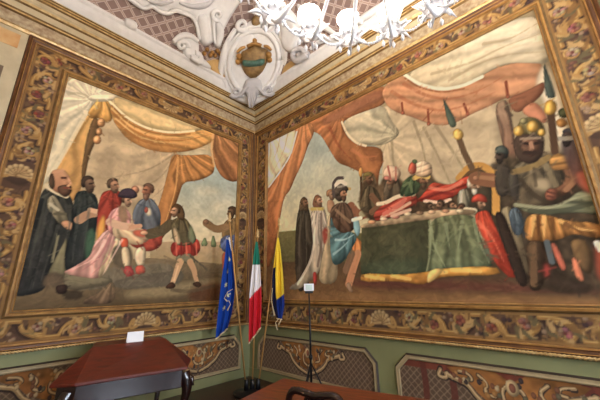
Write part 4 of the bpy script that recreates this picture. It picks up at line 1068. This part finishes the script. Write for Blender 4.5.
# corner cartouche: a plate that leans across the corner
Bp = on_axis(252, 106, 'x', .40); Tp = on_axis(252, 18, 'x', 1.22)
CM = plane_map(Bp, Tp, np.array((1, 1, 0)) / math.sqrt(2))
def cpt(u, v, off=0): q, n_ = CM[0](*CM[1](u, v)); return q + n_ * off
ca = thing('cartouche', cpt(252, 62), 'big white stucco cartouche with an oval niche high in the room corner', 'stucco ornament')
mb = MB(); pillow(mb, CM, [(222,92),(217,78),(219,62),(222,48),(228,36),(236,26),(246,20),(252,18),(260,20),(270,26),(278,36),(283,50),(286,64),(284,80),(276,94),(262,102),(252,106),(240,102)], .08, base=-.02, edge=.14)
mb.build('backing', M_STUCCO, ca, smooth=True)
mb = MB(); el = [(252 + 24.5*math.cos(a), 62 + 31*math.sin(a)) for a in np.linspace(0, 6.283, 33)]
sctube(mb, CM, el, .055, .08, sm=0, n=10); el2 = [(252 + 28.5*math.cos(a), 62 + 35.5*math.sin(a)) for a in np.linspace(0, 6.283, 33)]
sctube(mb, CM, el2, .03, .07, sm=0); mb.build('oval_rim', M_STUCCO, ca, smooth=True)
mb = MB(); pillow(mb, CM, el[:-1], -.06, base=.085, edge=.25, sm=0); mb.build('niche_ground', mat('shade_grey_niche', (150, 147, 153), .8, noise=.15, scale=5), ca, smooth=True)  # darker grey paints in the shade of a deeper niche
mb = MB(); pillow(mb, CM, [(231,44),(236,35),(246,32),(252,38),(250,48),(242,54),(234,54)], .05, base=.07, edge=.12); mb.build('cloud_relief', M_STUCCO, ca, smooth=True)
M_BRONZE = mat('bronzed_stucco', (142, 112, 66), .5, .25, rgb2=(104, 78, 46), scale=12); M_GREENB = mat('green_enamel', (66, 104, 88), .5, rgb2=(52, 80, 72), scale=14)
mb = MB(); pillow(mb, CM, [(239,50),(244,49),(248,46),(252,43),(256,46),(260,49),(265,50),(266,58),(264,67),(260,74),(252,80),(244,74),(240,67),(238,58)], .11, base=.07, edge=.13, sm=1); mb.build('shield', M_BRONZE, ca, smooth=True, label='bronzed coat of arms shield')
mb = MB(); pillow(mb, CM, [(241,59),(252,61),(263,59),(263,66),(252,68),(241,66)], .06, base=.165, edge=.08, sm=1); mb.build('shield_band', M_GREENB, ca, smooth=True, label='green band across the shield')
mb = MB()
for sg in (-1, 1):
    mb.ball(cpt(252 + sg*14.5, 56, .12), .065, 10); mb.ball(cpt(252 + sg*15.5, 61, .11), .06, 10); sctube(mb, CM, [(252+sg*17,52),(252+sg*13,48),(252+sg*9,47)], [.02,.035,.02], .13)
mb.ball(cpt(252, 41.5, .13), .05, 10); sctube(mb, CM, [(245,47),(252,44),(259,47)], .035, .17)
for k in (-6, -3, 0, 3, 6): mb.ball(cpt(252+k, 44 + abs(k)*.3, .19), .022, 8)
mb.build('gilded_supporters', M_GOLD, ca, smooth=True, label='gilded side figures and coronet')
mb = MB(); pillow(mb, CM, [(243,84),(245,79),(252,77),(259,79),(261,84),(263,90),(258,95),(255,103),(252,109),(249,103),(246,95),(241,90)], .14, base=.05, edge=.1)
for sg in (-1, 1):
    sctube(mb, CM, spiral((252+sg*16, 91), 5.5, 1.3, 1.57 - sg*1.2, sg), [.05,.02], .12)
    sctube(mb, CM, [(252+sg*4,86),(252+sg*8,90),(252+sg*13,96)], [.05,.03], .16)
    sctube(mb, CM, [(252+sg*3,92),(252+sg*3,100),(252+sg*1,107)], [.035,.015], .17)
mb.build('mask_pendant', M_STUCCO2, ca, smooth=True)
mb = MB()
for sg in (-1, 1):
    sctube(mb, CM, spiral((252+sg*13, 25), 6.5, 1.3, 1.57 + sg*1.0, -sg), [.06,.025], .1)
    sctube(mb, CM, [(252+sg*20,28),(252+sg*27,40),(252+sg*31,54),(252+sg*33,72),(252+sg*30,86)], [.04,.075,.05], .07)
    sctube(mb, CM, spiral((252+sg*31, 84), 5, 1.2, -1.57, -sg), [.06,.03], .09)
mb.build('side_scrolls', M_STUCCO, ca, smooth=True)
mb = MB(); pillow(mb, CM, [(248,17),(252,15),(256,17),(257,22),(255,27),(252,28),(249,27),(247,22)], .06, base=.06, edge=.06); mb.build('top_medallion', M_BRONZE, ca, smooth=True)
# ---------------------------------------------------------------- desk on the left
A_ = math.radians(13.5)
dk = thing('desk', (1.55, -2.66, 0), 'mahogany desk with sloping lid and curved legs, against the left wall', 'desk', rz=0)
# local frame: x across (towards the wall is -y ... the object is turned so that +x runs along its front, +y goes to the wall)
dk.rotation_euler = (0, 0, math.radians(90 - 13.5))
def D(e1, e2, z): return (e1, e2, z)
ORG[dk.name] = np.zeros(3)
def cabriole(mb, x, y, ox, oy, h=.62, w=.055):
    pts = []; rs = []
    for g, o, r in ((0, 0, 1.2), (.1, .035, 1.25), (.25, .05, 1.0), (.45, .02, .72), (.65, -.015, .55), (.82, -.01, .5), (.93, .03, .6), (1, .055, .75)):
        pts.append((x + ox*o, y + oy*o, h*(1-g) + .0)); rs.append(w*r)
    P = chaikin(np.array([p[:2] for p in pts]), 2, False); Z = chaikin(np.array([(p[2], 0) for p in pts]), 2, False)[:, 0]
    R = chaikin(np.array([(r, 0) for r in rs]), 2, False)[:, 0]
    mb.tube([(a[0], a[1], z) for a, z in zip(P, Z)], list(R), 10, up=(ox, oy, 0))
out = [(-.51, 0), (.51, 0), (.64, .38), (.50, 1.2), (-.50, 1.2), (-.71, .09)]
top = [(-.40, .56), (.37, .66), (.38, .70), (.36, .95), (-.38, .95), (-.41, .60)]
mb = MB(); zb, zt = .775, 1.0; n = 6
mb.add([D(*p, zb-.03) for p in out] + [D(*p, zb) for p in out] + [D(*p, zt) for p in top],
       [tuple(range(6))[::-1]] + [(i, (i+1) % 6, 6+(i+1) % 6, 6+i) for i in range(6)] + [(6+i, 6+(i+1) % 6, 12+(i+1) % 6, 12+i) for i in range(6)] + [tuple(range(12, 18))])
mb.build('lid', M_WOOD, dk, bevel=.008, local=True, label='red brown sloping lid with a narrow flat top')
mb = MB(); ap = offset_poly(out, -.05); m_ = len(ap)
mb.add([D(*p, .56) for p in ap] + [D(*p, .745) for p in ap], [tuple(range(6))[::-1], tuple(range(6, 12))] + [(i, (i+1) % 6, 6+(i+1) % 6, 6+i) for i in range(6)])
mb.build('apron', M_DARKWOOD, dk, bevel=.01, local=True)
for x, y, ox, oy in ((-.55, .12, -.8, -.5), (.52, .17, .8, -.5), (.42, 1.08, .7, .7), (-.42, 1.08, -.7, .7)):
    mb = MB(); cabriole(mb, x, y, ox, oy, .68); mb.ball((x+ox*.075, y+oy*.075, .60), .032, 10)
    mb.tube([(x+ox*.02, y+oy*.02, .66), (x+ox*.1, y+oy*.1, .62), (x+ox*.11, y+oy*.11, .56), (x+ox*.06, y+oy*.06, .55)], [.03, .028, .024, .015], 8)
    mb.build('leg', M_DARKWOOD, dk, smooth=True, local=True)
# small white card standing on the ridge
pc = on_axis(135, 342, 'z', 1.0)
cdv = thing('card', pc, 'small white card standing on the flat top of the mahogany desk', 'card', rz=0)
mb = MB(); mb.add([(-.09, 0, 0), (.09, 0, 0), (.09, .03, .115), (-.09, .03, .115), (-.09, .008, 0), (.09, .008, 0), (.09, .036, .115), (-.09, .036, .115)],
                  [(0, 1, 2, 3), (7, 6, 5, 4), (0, 4, 5, 1), (3, 2, 6, 7), (0, 3, 7, 4), (1, 5, 6, 2)])
mb.build('front_leaf', M_WHITE, cdv, local=True)
mb = MB(); mb.add([(-.09, .085, 0), (.09, .085, 0), (.09, .038, .115), (-.09, .038, .115), (-.09, .079, 0), (.09, .079, 0), (.09, .032, .115), (-.09, .032, .115)],
                  [(3, 2, 1, 0), (4, 5, 6, 7), (0, 1, 5, 4), (7, 6, 2, 3), (4, 7, 3, 0), (1, 2, 6, 5)])
mb.build('back_leaf', M_WHITE, cdv, local=True)
cdv.rotation_euler = (0, 0, math.radians(76.5))

# ---------------------------------------------------------------- long table and chairs in front
tb = thing('table', (2.784, -1.751, 0), 'orange brown wooden table in the foreground under the right mural', 'table')
tb.rotation_euler = (0, 0, math.radians(14)); ORG[tb.name] = np.zeros(3)
TL, TW = 2.3, .74
mb = MB().box((0, -TW, .725), (TL, 0, .76)); mb.build('tabletop', M_TABLE, tb, bevel=.008, local=True)
mb = MB(); mb.box((.06, -TW+.06, .63), (TL-.06, -TW+.085, .725)); mb.box((.06, -.085, .63), (TL-.06, -.06, .725)); mb.box((.06, -TW+.06, .63), (.085, -.06, .725)); mb.box((TL-.085, -TW+.06, .63), (TL-.06, -.06, .725))
mb.build('apron', M_TABLE, tb, local=True)
for x in (.09, TL-.09):
    for y in (-.09, -TW+.09):
        mb = MB(); mb.lathe([(.022, 0), (.03, .02), (.022, .06), (.03, .3), (.035, .5), (.028, .55), (.04, .58), (.04, .64)], (x, y, 0), 12); mb.build('leg', M_TABLE, tb, smooth=True, local=True)
def chair(loc, rz, label):
    c = thing('chair', loc, label, 'chair'); c.rotation_euler = (0, 0, rz); ORG[c.name] = np.zeros(3)
    w, dp = .23, .22                      # faces +y; the back stands at -y
    mb = MB(); mb.prism([(-.2, -dp), (.2, -dp), (.23, dp), (-.23, dp)], .42, .455); mb.build('seat_frame', M_DARKWOOD, c, bevel=.01, local=True)
    mb = MB(); pm = (lambda a, b: (np.array((a, b, .455)), np.array((0, 0, 1.0))), None)
    pillow(mb, pm, [(-.19, -.2), (.19, -.2), (.215, .2), (-.215, .2)], .05, res=.03, sm=1, edge=.08, local=True); mb.build('seat', M_REDLEATHER, c, smooth=True, local=True)
    for sx in (-1, 1):
        mb = MB(); cabriole(mb, sx*.19, .18, sx*.7, .7, .43, .032); mb.build('leg', M_DARKWOOD, c, smooth=True, local=True)
        mb = MB(); mb.tube([(sx*.19, -.28, 0), (sx*.185, -.23, .2), (sx*.185, -.205, .43)], [.018, .02, .024], 8); mb.build('leg', M_DARKWOOD, c, smooth=True, local=True)
    mb = MB(); arc = [(-.185, -.205, .43), (-.19, -.22, .6), (-.205, -.245, .78), (-.20, -.27, .91), (-.15, -.285, .975), (-.05, -.29, .965), (0, -.29, .955), (.05, -.29, .965), (.15, -.285, .975), (.20, -.27, .91), (.205, -.245, .78), (.19, -.22, .6), (.185, -.205, .43)]
    q = chaikin(np.array([(a[0], a[2]) for a in arc]), 2, False); yy = chaikin(np.array([(a[1], 0) for a in arc]), 2, False)[:, 0]
    mb.tube([(a, y, z) for (a, z), y in zip(q, yy)], .022, 8); mb.build('back_frame', M_DARKWOOD, c, smooth=True, local=True)
    mb = MB(); sp = [(-.06, .5), (-.045, .6), (-.075, .72), (-.06, .84), (-.08, .955), (.08, .955), (.06, .84), (.075, .72), (.045, .6), (.06, .5)]
    q = chaikin(np.array(sp), 2); vs_ = []
    for dy in (-.008, .008): vs_ += [(x, -.205 - (z-.43)*.158 + dy, z) for x, z in q]
    k = len(q); mb.add(vs_, [tuple(range(k)), tuple(range(k, 2*k))[::-1]] + [((i+1) % k, i, k+i, k+(i+1) % k) for i in range(k)])
    mb.build('back_splat', M_DARKWOOD, c, local=True)
    return c
M_REDLEATHER = mat('dark_red_leather', (96, 40, 32), .5)
c14 = math.radians(14)
def tpos(a, b): return (2.784 + a*math.cos(c14) + b*math.sin(c14)*1.0, -1.751 + a*math.sin(c14) - b*math.cos(c14), 0)
c0 = chair(tpos(.79, .60), c14, 'dark wooden chair with curved top rail at the left end of the table')

# ---------------------------------------------------------------- slim tripod stand with a small white screen
sp = np.array((2.04, -.5, 0)); top_ = on_axis(309, 293, 'y', -.5)
st = thing('tripod_stand', sp, 'slim black tripod stand with a small white device on top, before the right mural', 'stand')
b0 = np.array((2.04, -.5, .42))
mb = MB().tube([(2.04, -.5, .25), (2.042, -.5, 1.0), top_ + (0, 0, .01)], [.016, .014, .011], 10); mb.build('pole', M_BLACK, st, smooth=True)
mb = MB().lathe([(.024, 0), (.026, .03), (.024, .06)], (2.04, -.5, .62), 12); mb.build('collar', M_BLACK, st, smooth=True)
for k in range(3):
    a = k*2.094 + .6; mb = MB().tube([(2.04, -.5, .58), (2.04+.3*math.cos(a), -.5+.3*math.sin(a), .012)], .011, 8); mb.build('leg', M_BLACK, st, smooth=True)
fx = np.array((.728, .685, 0)); fx /= np.linalg.norm(fx); fy = np.array((-fx[1], fx[0], 0))
def obox(mb, c, ax, ay, hx, hy, z0, z1):
    vs_ = [c + ax*x + ay*y + np.array((0, 0, z)) for z in (z0, z1) for x, y in ((-hx, -hy), (hx, -hy), (hx, hy), (-hx, hy))]
    return mb.add(vs_, [(0, 3, 2, 1), (4, 5, 6, 7), (0, 1, 5, 4), (1, 2, 6, 5), (2, 3, 7, 6), (3, 0, 4, 7)])
tc = np.array((top_[0], top_[1], 0)); tz = top_[2]
mb = obox(MB(), tc, fx, fy, .075, .02, tz+.03, tz+.135); hd = mb.build('device', M_WHITE, st, bevel=.006, label='white box shaped device')
mb = obox(MB(), tc - fy*.021, fx, fy, .05, .002, tz+.045, tz+.12); mb.build('device_face', mat('pale_device_face', (200, 214, 206), .3), hd, local=False)  # plain pale front plate
mb = obox(MB(), tc, fx, fy, .06, .03, tz-.005, tz+.03); mb.build('clamp', M_BLACK, st, bevel=.005)
# ---------------------------------------------------------------- three flags in the corner
M_POLE = mat('brass_pole', (196, 150, 88), .4, .4); M_FRINGE = mat('pale_gold_fringe', (226, 204, 160), .6, noise=.2, scale=60)
M_FLAG = paint_mat('flag_cloth', .65, .1)
fs = thing('flag_stand', (.86, -.6, 0), 'dark round flag holder on the floor in the room corner, carrying three poles', 'flag stand')
mb = MB().lathe([(.30, 0), (.30, .02), (.26, .035), (.10, .05), (.06, .07)], (.86, -.6, 0), 28); mb.build('base', M_BLACK, fs, smooth=True)
FEET = [(.79, -.665), (.86, -.6), (.92, -.53)]
for f in FEET:
    mb = MB().lathe([(.036, .0), (.036, .16), (.026, .165), (.026, .0)], (f[0], f[1], .04), 14); mb.build('socket', M_BLACK, fs, smooth=True)
def star(c, r, up=(0, 1)):
    return [(c[0] + (r if k % 2 == 0 else r*.4)*math.sin(k*math.pi/5), c[1] + (r if k % 2 == 0 else r*.4)*math.cos(k*math.pi/5)) for k in range(10)]
def inside(P, x, y):
    r = False
    for (ax, ay), (bx, by) in zip(P, P[1:] + P[:1]):
        if (ay > y) != (by > y) and x < ax + (y-ay)*(bx-ax)/(by-ay): r = not r
    return r
def flag(foot, top_px, top_x, left, right, paint, label, folds, seed, fringe):
    """left / right: the hanging cloth's outline, read from the photograph, in the upright plane through the pole"""
    f = np.array((foot[0], foot[1], .06)); tp = on_axis(top_px[0], top_px[1], 'x', top_x)
    root = thing('flagpole', f, label, 'flag', 'flags in the room corner')
    mb = MB().tube([f, tp], .014, 10); mb.build('pole', M_POLE, root, smooth=True)
    d = (tp - f) / np.linalg.norm(tp - f)
    mb = MB(); mb.lathe([(.012, 0), (.026, .01), (.03, .03), (.016, .05), (.028, .075), (.026, .10), (.01, .15), (.002, .18)], tuple(tp), 12); mb.build('finial', M_GOLDB, root, smooth=True)
    nrm = np.array((.654, -.702, 0)); nrm /= np.linalg.norm(nrm); n_, mcols = 90, 40
    Lq = [on_plane(u, v, f, nrm) for u, v in left]; Rq = [on_plane(u, v, f, nrm) for u, v in right]
    def along(Q, g):
        Q = np.array(Q); x = np.linspace(0, 1, len(Q)); return np.array([np.interp(g, x, Q[:, i]) for i in range(3)])
    V = []; Cc = []; F = []
    for i in range(n_ + 1):
        g = i / n_; a, b = along(Lq, g), along(Rq, g); wdt = np.linalg.norm(b - a)
        for j in range(mcols + 1):
            h = j / mcols
            off = .35 * min(wdt, .22) * (.55*math.sin(h*6.283*folds + seed + g*1.3) + .25*math.sin(h*6.283*folds*1.9 + seed*2)) * (.25 + .75*min(1, g*3)) + .035
            V.append(a + (b-a)*h + nrm*off); Cc.append(lin(np.array(paint(h, g), float)))
    q = lambda i, j: i*(mcols+1)+j
    F = [(q(i, j), q(i+1, j), q(i+1, j+1), q(i, j+1)) for i in range(n_) for j in range(mcols)]
    mb = MB().add(V, F); o = mb.build('flag', M_FLAG, root, smooth=True, colors=Cc)
    s = o.modifiers.new('cloth', 'SOLIDIFY'); s.thickness = .004
    row = [V[q(n_, j)] for j in range(mcols+1)]
    MB().tube([p + np.array((0, 0, -.006)) for p in row], .012, 6).build('fringe', M_FRINGE, root, smooth=True)
    for p in fringe:
        MB().tube([on_plane(u, v, f, nrm) + nrm*(.10 + .01*k) for k, (u, v) in enumerate(p)], [.006]*(len(p)-1) + [.014], 6).build('cord', M_FRINGE, root, smooth=True)
    return root
BLUE, YEL = (26, 62, 150), (238, 214, 90)
def p_eu(h, g):
    for k, (x, y) in enumerate(((.42, .30), (.30, .42), (.55, .55), (.34, .66), (.62, .20))):
        if inside(star((0, 0), 1.0), (h-x)/.17, (g-y)/.028 * -1): return (232, 226, 170)
    return (30, 70, 158) if h < .75 else (24, 56, 136)
def p_it(h, g):
    e = g + (.06*(.5-h) if g > .4 else 0)
    if g < .30: return (38, 120, 98)
    lim = .60 - .10*(h-.3)
    return (234, 230, 230) if g < lim else (206, 44, 56)
def p_my(h, g):
    if h < .28 + .1*g and g > .33: return (34, 40, 74)
    if g < .70 + .10*(.5-h): return (240, 206, 64)
    return (34, 56, 132)
flag(FEET[0], (229.5, 222), .70, [(227,240),(225,262),(222,285),(220,305),(218,325),(217,338)], [(229,240),(233,258),(236,278),(235,296),(232,315),(228,328)], p_eu,
     'blue flag with gold stars hanging from a leaning pole, leftmost of the three corner flags', 2.0, .4, [[(234,289),(229,292),(226,298),(229,301)], [(230,300),(232,304),(229,310)]])
flag(FEET[1], (257.5, 238), .84, [(256,242),(254,256),(252,275),(250,295),(249.5,318),(249,343)], [(258,242),(260,256),(261,275),(262,292),(262,310),(261,327)], p_it,
     'green white and red flag hanging from the middle pole in the room corner', 2.0, 1.9, [])
flag(FEET[2], (279, 226), 1.0, [(277.5,238),(275,256),(272.5,275),(272,292),(273,306),(277,318)], [(279,238),(281,252),(283,272),(284,290),(284.5,306),(282,319)], p_my,
     'yellow and blue flag hanging from a leaning pole, rightmost of the three corner flags', 2.0, 3.1, [[(273,288),(272,300),(275,315)], [(279,318),(276,322),(278,329)], [(282,318),(279,324)]])
# ---------------------------------------------------------------- the glass chandelier
M_GLASS = mat('clear_crystal', (240, 240, 244), .08, trans=.3, spec=.8)
M_LIT = mat('lit_opal_glass', (255, 244, 226), .4, emit=(255, 245, 232), es=LAMP_E * .4)
M_BULB = mat('glowing_bulb', (255, 244, 226), .4, emit=(255, 241, 224), es=LAMP_E * 3.2)
M_WGLASS = mat('white_blown_glass', (236, 234, 236), .15, trans=.25, spec=.7)
cz = CH[2]
ch = thing('chandelier', CH + (0, 0, .6), 'large white glass chandelier with lit opal shades and crystal drops hanging from the vault', 'chandelier')
mb = MB().tube([(CH[0], CH[1], cz+1.1), (CH[0], CH[1], HC-.02)], .018, 8); mb.build('chain_rod', M_GOLD, ch, smooth=True)
mb = MB().lathe([(.02, -.06), (.14, -.05), (.16, -.02), (.16, 0)], (CH[0], CH[1], HC-.005), 20); mb.build('ceiling_rose', M_GOLD, ch, smooth=True)
mb = MB().lathe([(.01, -.02), (.05, .0), (.09, .06), (.05, .12), (.06, .2), (.16, .3), (.2, .38), (.12, .46), (.06, .54), (.10, .66), (.16, .78), (.10, .9), (.04, 1.0), (.03, 1.12)], (CH[0], CH[1], cz), 24); mb.build('column', M_WGLASS, ch, smooth=True)
mb = MB().lathe([(.002, -.14), (.03, -.11), (.045, -.07), (.03, -.03), (.01, 0)], (CH[0], CH[1], cz-.02), 16); mb.build('bottom_drop', M_GLASS, ch, smooth=True)
def arm_set(lamps, n, a0, r0, zc, first):
    k_ = r0 / CH_R
    for k, L_ in enumerate(lamps):
        a = a0 + k*2*math.pi/n; e = np.array((math.cos(a), math.sin(a), 0)); P = lambda r, z: CH + e*r*k_ + np.array((0, 0, zc + z))
        mb = MB(); q = chaikin(np.array([(.12, .32), (.3, .12), (.55, -.1), (.82, -.26), (1.0, -.27), (CH_R, -.18)]), 2, False)
        mb.tube([P(r, z) for r, z in q], .018, 8); arm = mb.build('arm', M_WGLASS, ch, smooth=True)
        mb = MB().lathe([(.012, -.19), (.03, -.18), (.10, -.15), (.115, -.135), (.05, -.14), (.03, -.11)], tuple(L_), 16)
        for j in range(12):                                                # spiky glass petals round the pan
            b = j*.5236; u_ = np.array((math.cos(b), math.sin(b), 0)); mb.tube([L_ + u_*.09 + (0,0,-.145), L_ + u_*.15 + (0,0,-.125 + .05*(j % 2)), L_ + u_*(.17 + .03*(j % 3)) + (0,0,-.17 + .11*(j % 2))], [.016, .02, .003], 5)
        mb.build('drip_pan', M_WGLASS, arm, smooth=True)
        mb = MB().lathe([(.03, -.115), (.06, -.09), (.088, -.03), (.082, .04), (.095, .09), (.115, .12), (.10, .12), (.04, .02)], tuple(L_), 16); mb.build('opal_shade', M_LIT, ch, smooth=True)
        mb = MB().ball(L_ + np.array((0, 0, .07)), .048, 12); mb.build('bulb', M_BULB, ch, smooth=True)
        if not first: continue
        for j in range(6):
            b = j*1.047 + a; c_ = L_ + np.array((.105*math.cos(b), .105*math.sin(b), -.16))
            mb = MB().lathe([(.001, -.10), (.016, -.075), (.02, -.05), (.006, -.02), (.002, 0)], tuple(c_), 8); mb.build('crystal_drop', M_GLASS, arm, smooth=True)
        mb = MB(); q = chaikin(np.array([(.2, .2), (.42, .34), (.6, .3), (.72, .12), (.68, .0)]), 2, False)      # blown glass leaf beside each arm
        mb.tube([P(r, z) for r, z in q], list(np.interp(np.linspace(0, 1, len(q)), [0, .4, 1], [.02, .06, .012])), 8, flat=.3); mb.build('glass_leaf', M_WGLASS, arm, smooth=True)
        a2 = a + 2*math.pi/n; mb = MB()                                     # bead swag to the next arm
        pts = [CH + np.array((.98*math.cos(a + (a2-a)*g), .98*math.sin(a + (a2-a)*g), -.16 - .13*math.sin(math.pi*g))) for g in np.linspace(.06, .94, 40)]
        mb.tube(pts, [.013 if i % 3 else .005 for i in range(40)], 6); mb.build('bead_swag', M_GLASS, ch, smooth=True)
arm_set(LAMPS, CH_N, CH_A0, CH_R, 0, True)
arm_set(LAMPS_ADDED, CH_U, .2, .55, .75, False)  # added tier above the view, there to light the vault
